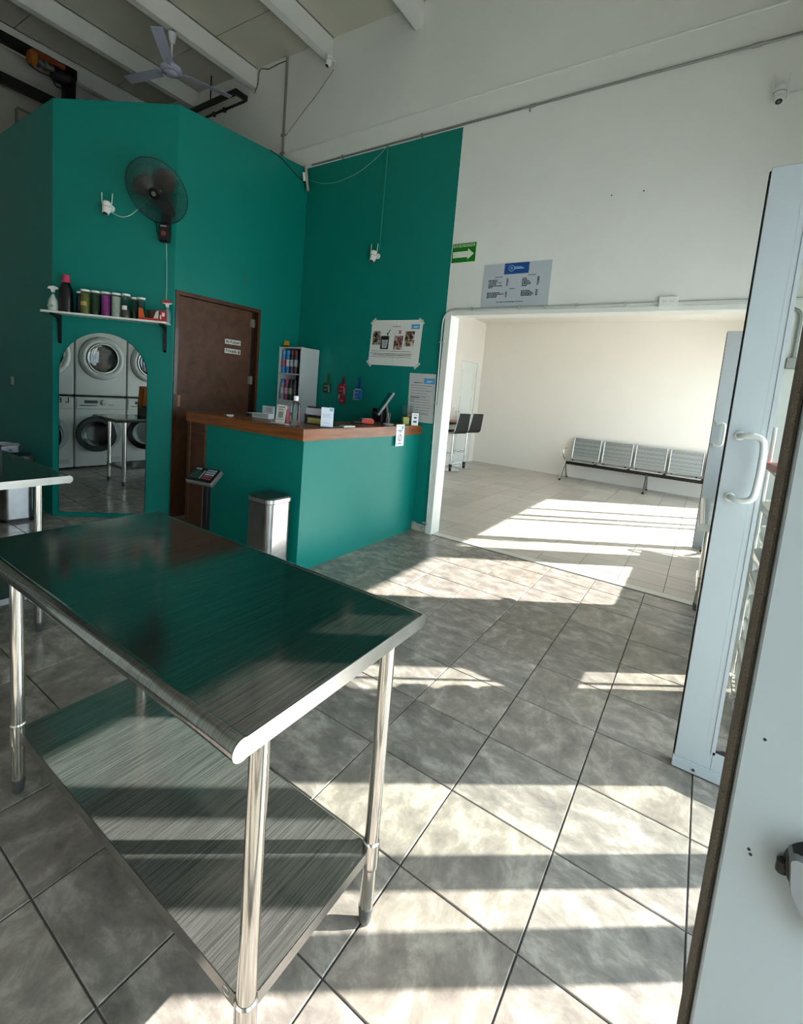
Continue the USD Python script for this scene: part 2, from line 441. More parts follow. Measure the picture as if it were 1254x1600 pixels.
# shop front: piers, lintel, canopy
sf = struct('wall_right')
FZ = 2.53
obj('lintel', bx(XF, XF + .12, -1.35, 10.75, FZ, 6.2), white_wall, sf, False)
for y0, y1 in ((-1.35, -.40), (3.15, 3.62), (4.05, 5.14), (10.2, 10.75)):
    obj('pier', bx(XF, XF + .12, y0, y1, 0, FZ), white_wall, sf, False)
obj('canopy', bx(XF + .12, 1.99, -6, 16, 3.0, 3.12), white_wall, sf, False)
wn = struct('window_1')
MULL = [(.50, .60), (2.15, 2.29), (3.685, 3.71), (6.33, 6.60), (8.34, 8.40), (8.62, 8.70), (9.17, 9.23)]
for y0, y1 in MULL:
    obj('mullion', bx(XF + .02, XF + .07, y0, y1, 0, FZ, .003), aluminium_white, wn)
for y0, y1 in ((-.40, .6), (2.15, 3.15), (3.62, 4.05), (6.33, 10.2)):
    obj('sill', bx(XF + .02, XF + .07, y0, y1, 0, .05), aluminium_white, wn)
for y0, y1 in ((-.40, .5), (2.29, 3.15), (3.62, 3.685), (3.71, 4.05), (6.60, 8.34), (8.40, 8.62), (8.70, 9.17), (9.23, 10.2)):
    obj('pane', bx(XF + .042, XF + .046, y0, y1, .05, FZ), clear_glass, wn, False)

# ------------------------------------------------------------------ roof
cl = struct('ceiling')
seams = [-1.4, .2, 1.28, 2.56, 3.85, 4.6]
for y0, y1 in zip(seams[:-1], seams[1:]):
    a, b = XB - .1, 1.05
    v = [(a, y0 + .006, roof(a)), (b, y0 + .006, roof(b)), (b, y1 - .006, roof(b)), (a, y1 - .006, roof(a))]
    v += [(x, y, z + .06) for x, y, z in v]
    obj('panel', trimesh.convex.convex_hull(np.array(v)), panel_roof, cl, False)
a, b = XB - .1, 1.05
v = [(a, -1.4, roof(a) + .05), (b, -1.4, roof(b) + .05), (b, 4.7, roof(b) + .05), (a, 4.7, roof(a) + .05)]; v += [(x, y, z + .1) for x, y, z in v]
obj('roof_deck', trimesh.convex.convex_hull(np.array(v)), M('deck', '3a3a34', .8), cl, False)
BEAMS = [(-.2, 'white steel roof beam nearest the shop front'), (-1.62, 'white roof beam out of view'),
         (-3.02, 'short stub of white roof beam at the top, over the pale wall'), (-4.28, 'white steel roof beam ending above the dome camera high on the back wall'),
         (-5.66, 'white steel roof beam carrying the ceiling fan'), (-6.98, 'white steel roof beam behind the ceiling fan, running over the green box'),
         (-8.12, 'leftmost white steel roof beam, above the chain hoist')]
for bxx, lab in BEAMS[2:]:
    zt = roof(bxx); t = thing('roof_beam', lab, 'beam', mat4(None, (bxx, 0, zt)), 'roof beams')
    obj('web', bx(-.004, .004, -1.25, WB, -.245, -.002), beam_white, t, False)
    obj('bottom_flange', bx(-.09, .004, -1.25, WB, -.25, -.243), beam_white, t, False)
    obj('top_flange', bx(-.09, .004, -1.25, WB, -.012, -.002), beam_white, t, False)
    obj('flange_lip', bx(-.09, -.086, -1.25, WB, -.25, -.225), beam_white, t, False)


# ------------------------------------------------------------------ steel work tables
def work_table(label, at, length, depth, badge=False, legx=(.175, .017), shelf=True):
    """Origin at the middle of the right end on the floor; the table runs along -x."""
    t = thing('work_table', label, 'table', at, 'stainless steel work tables')
    h, hd = .905, depth / 2
    prof = sbox(-hd + .021, .863, hd - .021, .905).union(Point(-hd + .021, .884).buffer(.021, quad_segs=8)).union(Point(hd - .021, .884).buffer(.021, quad_segs=8)).union(sbox(-hd + .012, .9055, -hd + .05, .908))
    prof = sbox(-hd + .021, .863, hd - .021, .905).union(Point(-hd + .023, .884).buffer(.023, quad_segs=8)).union(Point(hd - .023, .884).buffer(.023, quad_segs=8))
    top = axes(extr(prof, length), 'x'); top.apply_translation((-length, 0, 0))
    obj('tabletop', top, steel_top, t, 40)
    caps = [move(axes(extr(prof, .003), 'x'), x, 0, 0) for x in (0, -length - .003)]
    for c in caps: obj('end_cap', c, steel_edge, t, 40)
    lx = (-length + legx[0], -legx[1]); ly = (-hd + .082, hd - .166)
    for x in lx:
        for y in ly:
            g = obj('leg', cyl(.0205, .865 - .045, (x, y, .455)), steel_tube, t)
            obj('collar', lathe([(0, .19), (.0235, .19), (.0245, .2), (.0245, .27), (.0215, .275), (0, .275)], (x, y, 0)), steel_tube, g)
            obj('foot', lathe([(0, 0), (.012, 0), (.017, .012), (.0215, .05), (.0215, .06), (0, .06)], (x, y, 0)), M('foot_grey', '77787a', .3, .8), g)
    if shelf:
        s = obj('shelf', cat([bx(lx[0], lx[1], ly[0], ly[1], .246, .25), ]), steel_shelf, t, False)
        obj('shelf_rim', cat([bx(lx[0], lx[1], ly[0] - .002, ly[0], .216, .2502), bx(lx[0], lx[1], ly[1], ly[1] + .002, .216, .2502), bx(lx[1], lx[1] + .002, ly[0], ly[1], .216, .2502), bx(lx[0] - .002, lx[0], ly[0], ly[1], .216, .2502)]), steel_edge, s, False)
        if badge:
            by, bxo = ly[0] - .0022, lx[1] - .062
            ring = extr(Point(0, 0).buffer(.0135).difference(Point(0, 0).buffer(.012)), .0006)
            b = cat([ring, text('NSF', .0095, 0, -.0048, 0, True, True)])
            bd = axes(b, 'y'); bd.apply_translation((bxo, by, .233))
            plate = move(axes(extr(Point(0, 0).buffer(.0145), .0003), 'y'), bxo, by + .0002, .233)
            q = obj('badge', plate, M('badge_plate', 'c2c2bc', .4, .6), t, label='round certification badge on the shelf rim')
            obj('badge_lettering', bd, M('badge_ink', '62625c', .5), q)
    return t


T1 = work_table('stainless steel work table with lower shelf, largest, nearest the camera', mat4(None, (-.613, .845, 0)), 1.43, .69, True)
T2 = dup(T1, mat4(None, (-3.0, .865, 0)), 'stainless steel work table cut off by the left edge, before the mirror', 'stainless steel work tables')
T3 = work_table('narrow stainless steel table behind the open glass door, in front of the wide opening', place((.40, 3.375, 0), -90), 1.08, .72, False, (.03, .06), False)

# ------------------------------------------------------------------ reception counter
XL, YC = -2.605, 2.69
rc = thing('reception_counter', 'green painted reception counter with an L-shaped plan under the wooden worktop', 'counter', mat4())
obj('side_panel', bx(XL - .10, XL, YC, WB - .001, 0, 1.093), green_paint, rc, False)
obj('front_panel', bx(-3.872, XL - .10, YC, YC + .10, 0, 1.093), green_paint, rc, False)
obj('post', rbox(-4.10, -3.874, YC - .012, YC + .14, 0, 1.093, .003), wood_dark, rc, label='brown wooden end post')
obj('post_side', rbox(-4.15, -4.101, YC - .02, YC + .36, 0, 1.093, .003), wood_dark, rc)
poly = Polygon([(-4.155, YC - .035), (XL + .022, YC - .035), (XL + .022, WB - .002), (XL - .50, WB - .002), (XL - .50, YC + .44), (-4.155, YC + .44)])
inner = poly.buffer(-.006, join_style=2)
wt = trimesh.convex.convex_hull  # the worktop is built in three bands so that its edges are eased
obj('worktop_body', cat([extr(poly, .085, 1.099), extr(inner, .006, 1.093), extr(inner, .006, 1.184)]), wood_oak, None)
wtp = stage.GetPrimAtPath('/World/worktop_body'); stage.RemovePrim('/World/worktop_body'); USED.pop(('/World', 'worktop_body'))
wt = thing('counter_worktop', 'thick wooden L-shaped worktop on the green reception counter', 'worktop', mat4())
obj('slab', cat([extr(poly, .085, 1.099), extr(inner, .006, 1.093), extr(inner, .006, 1.184)]), wood_oak, wt, 20)
CT = 1.1905      # top of the worktop

# ------------------------------------------------------------------ brown door
d1 = struct('door_1', frame((XC, DY0, 0), (0, 1, 0)))
DW = DY1 - DY0
obj('door_frame', cat([bx(-.04, 0, 0, DZ, -.1, .012), bx(DW, DW + .035, 0, DZ, -.1, .012), bx(-.04, DW + .035, DZ, DZ + .04, -.1, .012)]), wood_dark, d1, False)
lf = obj('door_leaf', rbox(.004, DW - .075, .012, DZ - .006, -.05, -.008, .002), door_veneer, d1)
obj('door_edge', bx(DW - .075, DW, .0, DZ - .002, -.1, -.055), M('door_gap', '160b07', .8), d1, False, label='dark gap at the hinge side')
for z in (2.2, 1.53, .35):
    h = obj('hinge', cat([bx(DW - .10, DW - .03, z - .045, z + .045, -.010, -.004)]), M('brass_old', '8d8878', .4, .9), d1, False)
    obj('hinge_pin', cyl(.006, .1, (DW - .062, z, -.002), 'y', 10), M('brass_old'), h)
obj('keyhole_plate', cat([flat(.02, .05, 1.20, 1.32, -.008, .002)]), M('plate_worn', '9a6f52', .5), d1, False)
for i, (z, s) in enumerate(((1.945, 'No Fumar'), (1.842, 'Privado'))):
    p = thing('door_sign', ['small white door sign reading No Fumar, the upper of two', 'small white door sign reading Privado, the lower of two'][i], 'sign', frame((XC - .0075, 3.372, z - .027), (0, 1, 0)), 'signs on the brown door')
    obj('plate', flat(0, .215, 0, .054, 0, .002), M('sign_cream', 'd6d6cb', .5), p, False)
    obj('lettering', text(s, .032, .010, .012, .002, True, squeeze=[.84, .98][i]), ink, p, False)
    if i == 0:
        c = Point(.192, .027); ic = c.buffer(.016).difference(c.buffer(.012)).union(sbox(.178, .024, .206, .029))
    else:
        ic = Point(.192, .04).buffer(.007).union(rrect(.181, .203, .008, .034, .006))
    obj('pictogram', extr(ic, .0006, .002), [ink_grey, M('sign_red', '7a2a25', .6)][i], p, False)

# ------------------------------------------------------------------ glass doors of the shop front
def glass_door(name, at, stile=.131, width=.815, top=2.515, handle=True, lock=False):
    """Local x from the free edge to the hinge, y up, z towards the viewer."""
    d = struct(name, at)
    t = .045
    def st(x0, x1): return cat([rbox(x0, x1, .045, top, -t, 0, .002), bx(x0 + .105, x0 + .107, .12, top - .1, 0, .0006)])
    obj('free_stile', st(0, stile), aluminium_white, d)
    obj('hinge_stile', rbox(width - stile, width, .045, top, -t, 0, .002), aluminium_white, d)
    obj('top_rail', rbox(stile, width - stile, top - .1, top, -t, 0, .002), aluminium_white, d)
    obj('bottom_rail', rbox(stile, width - stile, .045, .125, -t, 0, .002), aluminium_white, d)
    obj('bottom_shoe', cat([rbox(-.006, width, .008, .046, -t - .006, .010, .002), bx(-.004, width, .046, .056, -t, .004)]), aluminium_white, d)
    obj('glass', bx(stile - .01, width - stile + .01, .115, top - .09, -.026, -.020), clear_glass, d, False)
    obj('glazing_bead', cat([bx(stile - .006, stile + .008, .125, top - .1, -.018, .003), bx(stile, width - stile, .125, .137, -.018, .003)]), aluminium_white, d, False)
    obj('gasket', bx(stile + .008, width - stile, .137, .147, -.019, -.001), rubber, d, False)
    obj('edge_seal', bx(-.005, 0, .05, top - .01, -t + .006, -.012), rubber, d, False)
    obj('shoe_bolt', cyl(.006, .004, (.075, .027, .011), 'z', 12), M('bolt', '55565a', .4, .8), d)
    if handle:
        z0, z1, g = 1.232, 1.484, .088
        pts = [(.040, z0, 0), (.046, z0, .022), (.062, z0 - .004, .038), (.085, z0 - .002, .048), (.107, z0 + .012, .056), (.115, z0 + .045, .060), (.118, (z0 + z1) / 2, .062), (.117, z1 - .045, .060), (.110, z1 - .010, .056), (.088, z1 + .002, .048), (.062, z1 + .003, .038), (.046, z1, .022), (.040, z1, 0)]
        hd = obj('handle', tube(smooth_path(pts, 6), .0125, 14), M('handle_grey', 'c2c6c4', .3), d, 60)
        for z in (z0, z1): obj('rosette', lathe([(0, 0), (.019, 0), (.019, .004), (.014, .008), (0, .008)], (.040, z, 0)), M('handle_grey'), hd)
    return d


DR1 = glass_door('door_3', frame((.077, 2.36, 0), (1, 0, 0)))
DR2 = glass_door('door_4', frame((.06, 6.52, 0), (1, 0, 0)), .15)
d5 = glass_door('door_5', frame((.079, .63, 0), (1, 0, 0)), .131, .815, 2.515, False)
obj('brush_seal', rbox(-.009, -.001, .02, 2.5, -.036, -.008, .003), brush_fibre, d5, label='fuzzy brush seal along the free edge')
lk = obj('lock_body', cat([extr(affinity.translate(Polygon([(-.020, .018), (.024, .018), (.024, -.060), (.012, -.060), (-.016, -.012)]).buffer(.006), .078, 1.085), .022)]), M('lock_grey', '77797c', .4), d5)
obj('lock_ring', extr(Point(.080, 1.092).buffer(.030), .012), black_plastic, lk)
obj('lock_knob', cat([rbox(.044, .054, 1.076, 1.094, .002, .012, .003)]), black_plastic, lk)
for x, z in ((.018, 1.21), (.022, 1.08), (.024, 1.075)):
    obj('screw_hole', cyl(.0016, .001, (x, z, 0), 'z', 10), rubber, d5)

# ------------------------------------------------------------------ arched mirror, shelf and what stands on it
def ch(s, z, out=0.):
    """A point on the slanted wall: s metres right of its left end."""
    p = np.append(CH1, 0) + CHR * s + CHN * out; return (p[0], p[1], z)


def ch_frame(s, z, out=0.):
    return frame(ch(s, z, out), CHR)


mw = .815
mr = thing('arched_mirror', 'tall arch-topped frameless wall mirror reflecting the washing machines', 'mirror', ch_frame(.065, .045, .002))
arch = [(0, 0), (mw, 0), (mw, 1.42)] + [(mw / 2 + mw / 2 * math.cos(a), 1.42 + .415 * math.sin(a)) for a in np.linspace(0, math.pi, 32)[1:-1]] + [(0, 1.42)]
arch = Polygon(arch)
obj('mirror_back', extr(arch, .012, 0), M('mirror_back', '0c2a26', .5), mr, False)
obj('mirror_glass', extr(arch.buffer(-.003), .004, .012), mirror_face, mr, False)

sh = thing('wall_shelf', 'thin white wall shelf on black brackets above the arched mirror', 'shelf', ch_frame(-.02, 2.03))
SL = 1.11
sp = affinity.affine_transform(rrect(0, SL, 0, .20, .03), [1, 0, 0, 1, 0, 0])
bd = extr(sp, .018); v_ = bd.vertices; bd.vertices = np.stack([v_[:, 0], v_[:, 2] - .018, v_[:, 1] + .001], 1); bd.invert(); bd.fix_normals()
obj('board', bd, white_plastic, sh)
for x in (.09, SL - .055):
    br = Polygon([(0, 0), (.17, 0), (.165, -.018), (.05, -.035), (.03, -.08), (.02, -.25), (0, -.27)])
    m = extr(br, .026); v_ = m.vertices
    m.vertices = np.stack([v_[:, 2] + x - .013, v_[:, 1] - .018, v_[:, 0] + .001], 1); m.fix_normals()
    obj('bracket', m, black_iron, sh)
SZ = 2.0305


def on_shelf(s, out=.10): return mat4([[CHR[0], CHR[1], 0], [-CHR[1], CHR[0], 0], [0, 0, 1]], ch(s - .02, SZ, out))


jar_glass = glass_pane('jar_glass', (.90, .95, .93), 1.3)
JARS = [(.292, .06, '0f2238', 1., 'glass jar of dark blue powder with a white lid, behind the detergent bottle', .200, .034), (.366, .125, '6d6a2c', 1., 'glass jar of olive beads with a gold label and white lid', .215, .043),
        (.452, .11, '12301c', 1., 'glass jar of dark green powder with a white lid', .215, .043), (.542, .11, '9a2c86', 1., 'glass jar of magenta powder with a white lid', .215, .043),
        (.634, .11, 'b7b6ac', 1., 'glass jar of pale grey powder with a white lid', .215, .043), (.722, .115, '57524a', .45, 'glass jar half full of brown powder, white label, white lid', .215, .040),
        (.782, .055, '2c2620', .42, 'glass jar half hidden at the back, dark powder at its bottom', .200, .038), (.855, .10, None, 0., 'empty clear glass jar with a white lid beside the red soap boxes', .200, .038)]
for s, out, col, fill, lab, h, r in JARS:
    j = thing('glass_jar', lab, 'jar', on_shelf(s, out), 'jars on the wall shelf')
    if col: obj('contents', lathe([(0, .004), (r - .004, .004), (r - .004, (h - .02) * fill), (0, (h - .02) * fill + .003)]), M('powder_' + col, col, .8, vary=.2, scale=60.), j)
    obj('jar_wall', lathe([(0, 0), (r - .003, 0), (r, .006), (r, h - .03), (r - .006, h - .012), (r - .006, h), (r - .008, h), (r - .008, h - .012), (r - .002, h - .031), (r - .002, .008), (0, .003)]), jar_glass, j)
    obj('lid', lathe([(0, h - .004), (r - .002, h - .004), (r - .001, h + .002), (r - .001, h + .013), (r - .003, h + .015), (0, h + .015)]), white_plastic, j)
    if 'label' in lab:
        a = np.linspace(-2.3, -1.0, 9); pol = Polygon([((r + .0006) * math.cos(t), (r + .0006) * math.sin(t)) for t in a] + [((r + .0001) * math.cos(t), (r + .0001) * math.sin(t)) for t in a[::-1]])
        obj('label', extr(pol, .04, h * .36), M('label_gold', 'c2a05a', .5) if 'gold' in lab else paper, j, label='paper label')

sb = thing('spray_bottle', 'translucent white spray bottle at the left end of the wall shelf', 'bottle', on_shelf(.085, .12))
obj('body', lathe([(0, 0), (.037, 0), (.041, .005), (.041, .08), (.036, .105), (.016, .145), (.014, .155), (0, .155)]), M('bottle_milky', 'b9c4b8', .4), sb)
obj('collar', cyl(.0155, .02, (0, 0, .165)), M('collar_green', '2f6f63', .5), sb)
hp = axes(extr(Polygon([(-.012, 0), (.012, 0), (.014, .03), (.044, .036), (.040, .052), (.01, .062), (-.035, .055), (-.046, .035), (-.030, .034), (-.016, .024)]), .018, -.009), 'y')
obj('trigger_head', move(hp, 0, 0, .172), white_plastic, sb)
obj('label', bx(-.03, .02, -.0425, -.041, .035, .055), M('label_dim', '8b9488', .6), sb, False)

db = thing('detergent_bottle', 'tall black detergent bottle with a pink cap on the wall shelf', 'bottle', on_shelf(.186, .10))
lv = [(0, .050, .036), (.004, .058, .042), (.11, .060, .044), (.20, .056, .042), (.25, .042, .036), (.27, .030, .028), (.285, .026, .026)]
secs = []
for z, a, b_ in lv:
    secs.append([(a * math.copysign(abs(math.cos(t)) ** .7, math.cos(t)), b_ * math.copysign(abs(math.sin(t)) ** .7, math.sin(t)), z) for t in np.linspace(0, 2 * math.pi, 28, endpoint=False)])


def loft(secs, cap=True):
    S = np.array(secs); n, k = S.shape[:2]; V = S.reshape(-1, 3).tolist(); Fc = []
    for i in range(n - 1):
        for q in range(k):
            w = (q + 1) % k; Fc += [(i * k + q, i * k + w, (i + 1) * k + w), (i * k + q, (i + 1) * k + w, (i + 1) * k + q)]
    if cap:
        V += [S[0].mean(0).tolist(), S[-1].mean(0).tolist()]
        for q in range(k):
            w = (q + 1) % k; Fc += [(n * k, w, q), (n * k + 1, (n - 1) * k + q, (n - 1) * k + w)]
    return trimesh.Trimesh(V, Fc, process=False)


obj('body', loft(secs), M('bottle_black', '08090c', .3), db, 50)
obj('cap', lathe([(0, .278), (.040, .278), (.040, .285), (.035, .289), (.030, .345), (.027, .35), (0, .35)]), M('cap_pink', 'c2395e', .4), db)
obj('grip', tube(smooth_path([(-.02, -.044, .02), (-.028, -.046, .08), (-.03, -.044, .14)]), .006, 8), M('bottle_black'), db)

bk = thing('brown_bowl', 'small brown plastic pot between the red soap boxes on the wall shelf', 'pot', on_shelf(.948, .065))
obj('pot', lathe([(0, 0), (.030, 0), (.050, .10), (.053, .102), (.050, .105), (.047, .10), (.027, .008), (0, .008)]), M('pot_brown', '4d2d19', .5), bk)
sx = thing('soap_box', 'long low red and orange soap carton under the brown pot', 'box', on_shelf(.975, .166))
obj('carton', rbox(-.115, .066, -.022, .022, 0, .022, .002), M('soap_red', 'b8241c', .45), sx)
obj('back_panel', cat([extr(Polygon([(-.060, 0), (-.030, 0), (-.042, .085), (-.060, .085)]), .004)]), M('soap_orange', 'd2571f', .45), sx) if False else None
m = axes(extr(Polygon([(-.115, .022), (-.058, .022), (-.078, .105), (-.112, .108)]), .004), 'y'); m.apply_translation((0, -.018, 0))
obj('end_flap', m, M('soap_orange', 'd2571f', .45), sx)
m = axes(extr(Polygon([(.066, .022), (.022, .022), (.042, .085), (.066, .10)]), .004), 'y'); m.apply_translation((0, -.018, 0))
obj('end_flap', m, M('soap_cream', 'cdc4b8', .5), sx)
sx2 = thing('soap_box', 'upright red soap carton, white panel, at right end of wall shelf', 'box', on_shelf(1.070, .145))
obj('carton', rbox(-.026, .026, -.02, .02, 0, .105, .002), M('soap_red'), sx2)
obj('white_panel', cat([bx(-.004, .022, -.0212, -.0198, .05, .085), bx(-.022, -.010, -.0212, -.0198, .02, .06)]), paper, sx2, False)
sb2 = thing('spray_bottle', 'clear spray bottle with red and white trigger, right end of wall shelf', 'bottle', on_shelf(1.085, .06))
obj('body', lathe([(0, 0), (.03, 0), (.033, .005), (.033, .09), (.026, .11), (.014, .135), (.013, .155), (0, .155)]), M('bottle_clear_blue', '6f8f90', .15), sb2)
obj('trigger_head', move(hp, 0, 0, .152), white_plastic, sb2)
obj('trigger_top', move(axes(extr(Polygon([(-.046, .04), (.044, .045), (.040, .060), (.0, .07), (-.05, .062)]), .024, -.012), 'y'), 0, 0, .152), M('trigger_red', 'a8222f', .4), sb2)

# switch on the far left green wall
sw = thing('wall_switch', 'small pale switch plate on the shaded green wall at the far left', 'switch', frame((-6.41, 1.98, 1.31), (1, 0, 0)))
obj('plate', rbox(-.035, .035, -.045, .045, 0, .008, .002), M('plate_dim', 'a9aca4', .5), sw); obj('rocker', rbox(-.014, .014, -.02, .02, .007, .013, .002), M('plate_dim'), sw)


# ------------------------------------------------------------------ dome cameras
def dome_camera(label, at):
    """Local z out of the wall, y up."""
    c = thing('security_camera', label, 'camera', at, 'white dome cameras')
    obj('base', lathe([(0, 0), (.03, 0), (.032, .006), (.026, .014), (0, .016)], (.018, .012, 0)), white_plastic, c)
    obj('arm', tube(smooth_path([(.018, .012, .01), (.014, .018, .035), (0, .028, .055)]), .014, 12), white_plastic, c, 60)
    hs = obj('housing', move(axes(lathe([(0, -.052), (.026, -.05), (.034, -.036), (.037, -.01), (.037, .03), (.034, .047), (.024, .058), (.008, .063), (0, .064)]), 'y').apply_transform(rotm(math.pi, (0, 0, 1))) if False else turn(lathe([(0, -.052), (.026, -.05), (.034, -.036), (.037, -.01), (.037, .03), (.034, .047), (.024, .058), (.008, .063), (0, .064)]), -90, (1, 0, 0)), 0, 0, .07), white_plastic, c, 50)
    obj('seam', turn(lathe([(.0372, .003), (.0382, .004), (.0382, .007), (.0372, .008)]), -90, (1, 0, 0)).apply_translation((0, 0, .07)), grey_plastic, hs)
    e = obj('eye', turn(lathe([(0, -.01), (.03, -.01), (.033, .0), (.032, .02), (.026, .036), (.024, .037), (0, .037)]), 62, (1, 0, 0)).apply_translation((0, -.032, .078)), white_plastic, c, 50)
    obj('lens_ring', turn(lathe([(0, .036), (.021, .036), (.021, .0385), (0, .0385)]), 62, (1, 0, 0)).apply_translation((0, -.032, .078)), black_plastic, e)
    obj('lens', turn(lathe([(0, .038), (.008, .038), (.009, .041), (.006, .042), (0, .0425)]), 62, (1, 0, 0)).apply_translation((0, -.032, .078)), M('lens_grey', '6b6f70', .1), e)
    for s in (-1, 1):
        obj('antenna', tube([(s * .038, .02, .065), (s * .043, .05, .064), (s * .047, .135, .06)], [.0055, .005, .004], 8), white_plastic, c)
    return c


C1 = dome_camera('white dome camera on the green wall just left of the wall fan', ch_frame(.50, 3.05))
C2 = dup(C1, frame((-3.385, WB, 3.055), (1, 0, 0)), 'white dome camera on the green wall above the taped poster')
C3 = dup(C1, frame((-4.235, WB - .01, 5.37), (.94, -.34, 0), (0, 0, 1)), 'white dome camera high on the back wall under the end of a roof beam')
C4 = dup(C1, frame((.118, WB, 3.86), (1, 0, 0)), 'white dome camera on the pale wall at the right edge above the glass door')


def cable(label, pts, r, mat, name='cable', group=None, n=8):
    t = thing(name, label, 'cable', mat4(), group)
    obj('wire', tube(smooth_path(pts, n), r, 6), mat, t, 60)
    return t


def wbp(x, z, out=.006): return (x, WB - out, z)


cable('white cable curving from the left dome camera to the wall fan', [ch(.52, 3.03, .012), ch(.60, 3.0, .01), ch(.68, 3.02, .01), ch(.76, 3.09, .012)], .004, wire_white)
cable('thin pull cord hanging from the wall fan down to the shelf', [ch(1.035, 2.88, .06), ch(1.045, 2.6, .05), ch(1.05, 2.4, .05), ch(1.052, 2.24, .06)], .0025, wire_white)
cable('loose white cable sagging from the strip plug along the green wall', [wbp(-4.52, 4.09, .02), wbp(-4.3, 4.02), wbp(-4.05, 4.0), wbp(-3.75, 4.05), wbp(-3.5, 4.16), wbp(-3.37, 4.245)], .003, M('wire_teal', '8fb8ae', .5))
cable('black cable sagging from the wall top to the strip plug', [(XC + .008, 3.87, 4.185), (XC + .012, 4.02, 4.17), (XC + .014, 4.18, 4.12), (XC + .014, 4.33, 4.07), (XC + .02, 4.40, 4.06)], .005, black_plastic)
cable('thin cable dropping from the high dome camera to the grey conduit', [wbp(-4.24, 5.31), wbp(-4.5, 5.1), wbp(-4.75, 4.93), wbp(-5.02, 4.73)], .004, wire_grey)
cable('pale cable running right from the right-hand dome camera', [wbp(.175, 3.86, .05), wbp(.25, 3.88, .02), wbp(.4, 3.92), wbp(.7, 3.96)], .005, wire_white)
cable('dark cable following the roof edge beside the beam', [wbp(-5.075, 5.655), wbp(-5.25, 5.66), wbp(-5.4, 5.64, .02), wbp(-5.57, 5.68, .02), wbp(-5.62, 5.52, .01), wbp(-5.68, 5.42, .01)], .006, M('wire_dark', '55534b', .6))

cd = thing('conduit', 'grey conduit running level along the back wall above the green paint', 'conduit', mat4())
obj('pipe', tube([wbp(-4.5, 4.268, .014), wbp(-1.5, 4.268, .014), wbp(XF, 4.268, .014)], .011, 10), M('conduit_grey', '9a9c98', .4, .6), cd)
for x in (-1.71, -.06): obj('coupling', cyl(.015, .06, (x, WB - .014, 4.268), 'x', 14), M('conduit_grey'), cd)
for x in (-4.0, -2.9): obj('clip', rbox(x - .01, x + .01, WB - .03, WB, 4.25, 4.288, .003), M('conduit_grey'), cd)
obj('bracket_tab', bx(-1.74, -1.728, WB - .02, WB, 4.225, 4.262), M('conduit_grey'), cd)
cd2 = thing('conduit', 'grey vertical conduit on the upper wall beside the roof beam end', 'conduit', mat4())
obj('pipe', tube([wbp(-5.05, 4.25, .014), wbp(-5.05, 5.0, .014), wbp(-5.05, 5.69, .014)], .016, 10), M('conduit_dim', '8b8c86', .5, .3), cd2)
for z in (4.52, 4.74): obj('clip', rbox(-5.085, -5.015, WB - .035, WB, z - .012, z + .012, .003), M('conduit_dim'), cd2)
cd3 = thing('conduit', 'pale upright conduit beside the jamb, bending over at its top', 'conduit', mat4())
obj('pipe', tube(smooth_path([wbp(-2.405, .11, .02), wbp(-2.42, 1.0, .02), wbp(-2.435, 2.0, .02), wbp(-2.437, 2.28, .02), wbp(-2.42, 2.37, .02), wbp(-2.365, 2.425, .02), wbp(-2.30, 2.438, .02)], 6), .0095, 10), M('conduit_pale', 'bfc4c0', .35, .5), cd3, 60)
for z in (.12, 1.45, 2.1): obj('clip', rbox(-2.452, -2.395, WB - .032, WB, z - .008, z + .008, .002), M('conduit_pale'), cd3)
cd5 = thing('conduit', 'pale level conduit along the lintel of the wide opening', 'conduit', mat4())
obj('pipe', tube([wbp(-2.298, 2.438, .02), wbp(-1.4, 2.438, .02), wbp(-.455, 2.442, .02)], .0095, 10), M('conduit_pale'), cd5)
for x in (-2.12, -1.62, -1.38, -1.1, -.7): obj('clip', rbox(x - .008, x + .008, WB - .032, WB, 2.425, 2.455, .002), M('conduit_pale'), cd5)
obj('pipe_end', tube([wbp(-.315, 2.442, .02), wbp(.3, 2.442, .02), wbp(XF, 2.442, .02)], .0095, 10), M('conduit_pale'), cd5)
cdg = thing('conduit', 'thin green-painted conduit dropping to the dome camera on the green wall', 'conduit', mat4())
obj('pipe', tube([wbp(-3.345, 4.26, .01), wbp(-3.348, 3.7, .01), wbp(-3.352, 3.14, .01)], .009, 10), M('conduit_green', '0f8a78', .4), cdg)

ou = thing('wall_outlet', 'white double outlet box above the lintel of the wide opening', 'outlet', frame((-.385, WB, 2.446), (1, 0, 0)))
obj('box', rbox(-.066, .066, -.041, .041, 0, .045, .004), white_plastic, ou)
for x in (-.027, .027):
    s = obj('socket', rbox(x - .016, x + .016, -.013, .013, .044, .047, .001), white_plastic, ou)
    obj('slot', cat([bx(x - .008, x - .0055, -.006, .006, .047, .0476), bx(x + .0055, x + .008, -.006, .006, .047, .0476)]), ink, s, False)

ps = thing('power_strip', 'narrow white power strip with black plug, top corner of green walls', 'power strip', frame((XC + .075, WB - .045, 3.945), (.75, -.66, 0), (-.10, -.12, 1)))
obj('strip', rbox(-.026, .026, 0, .30, 0, .03, .003), M('strip_grey', 'aaa69c', .5), ps)
obj('inset', bx(-.016, .016, .22, .28, .03, .032), M('strip_dark', '6b655c', .6), ps, False)
obj('adapter', rbox(-.021, .021, .11, .215, .03, .062, .004), white_plastic, ps)
obj('plug', lathe([(0, 0), (.018, 0), (.018, .02), (.006, .06), (0, .06)], (0, .1, .045), 'z').apply_transform(rotm(-math.pi / 2, (1, 0, 0), (0, .1, .045))), black_plastic, ps)
obj('socket_row', bx(-.012, .012, .02, .08, .03, .0315), M('strip_dark'), ps, False)

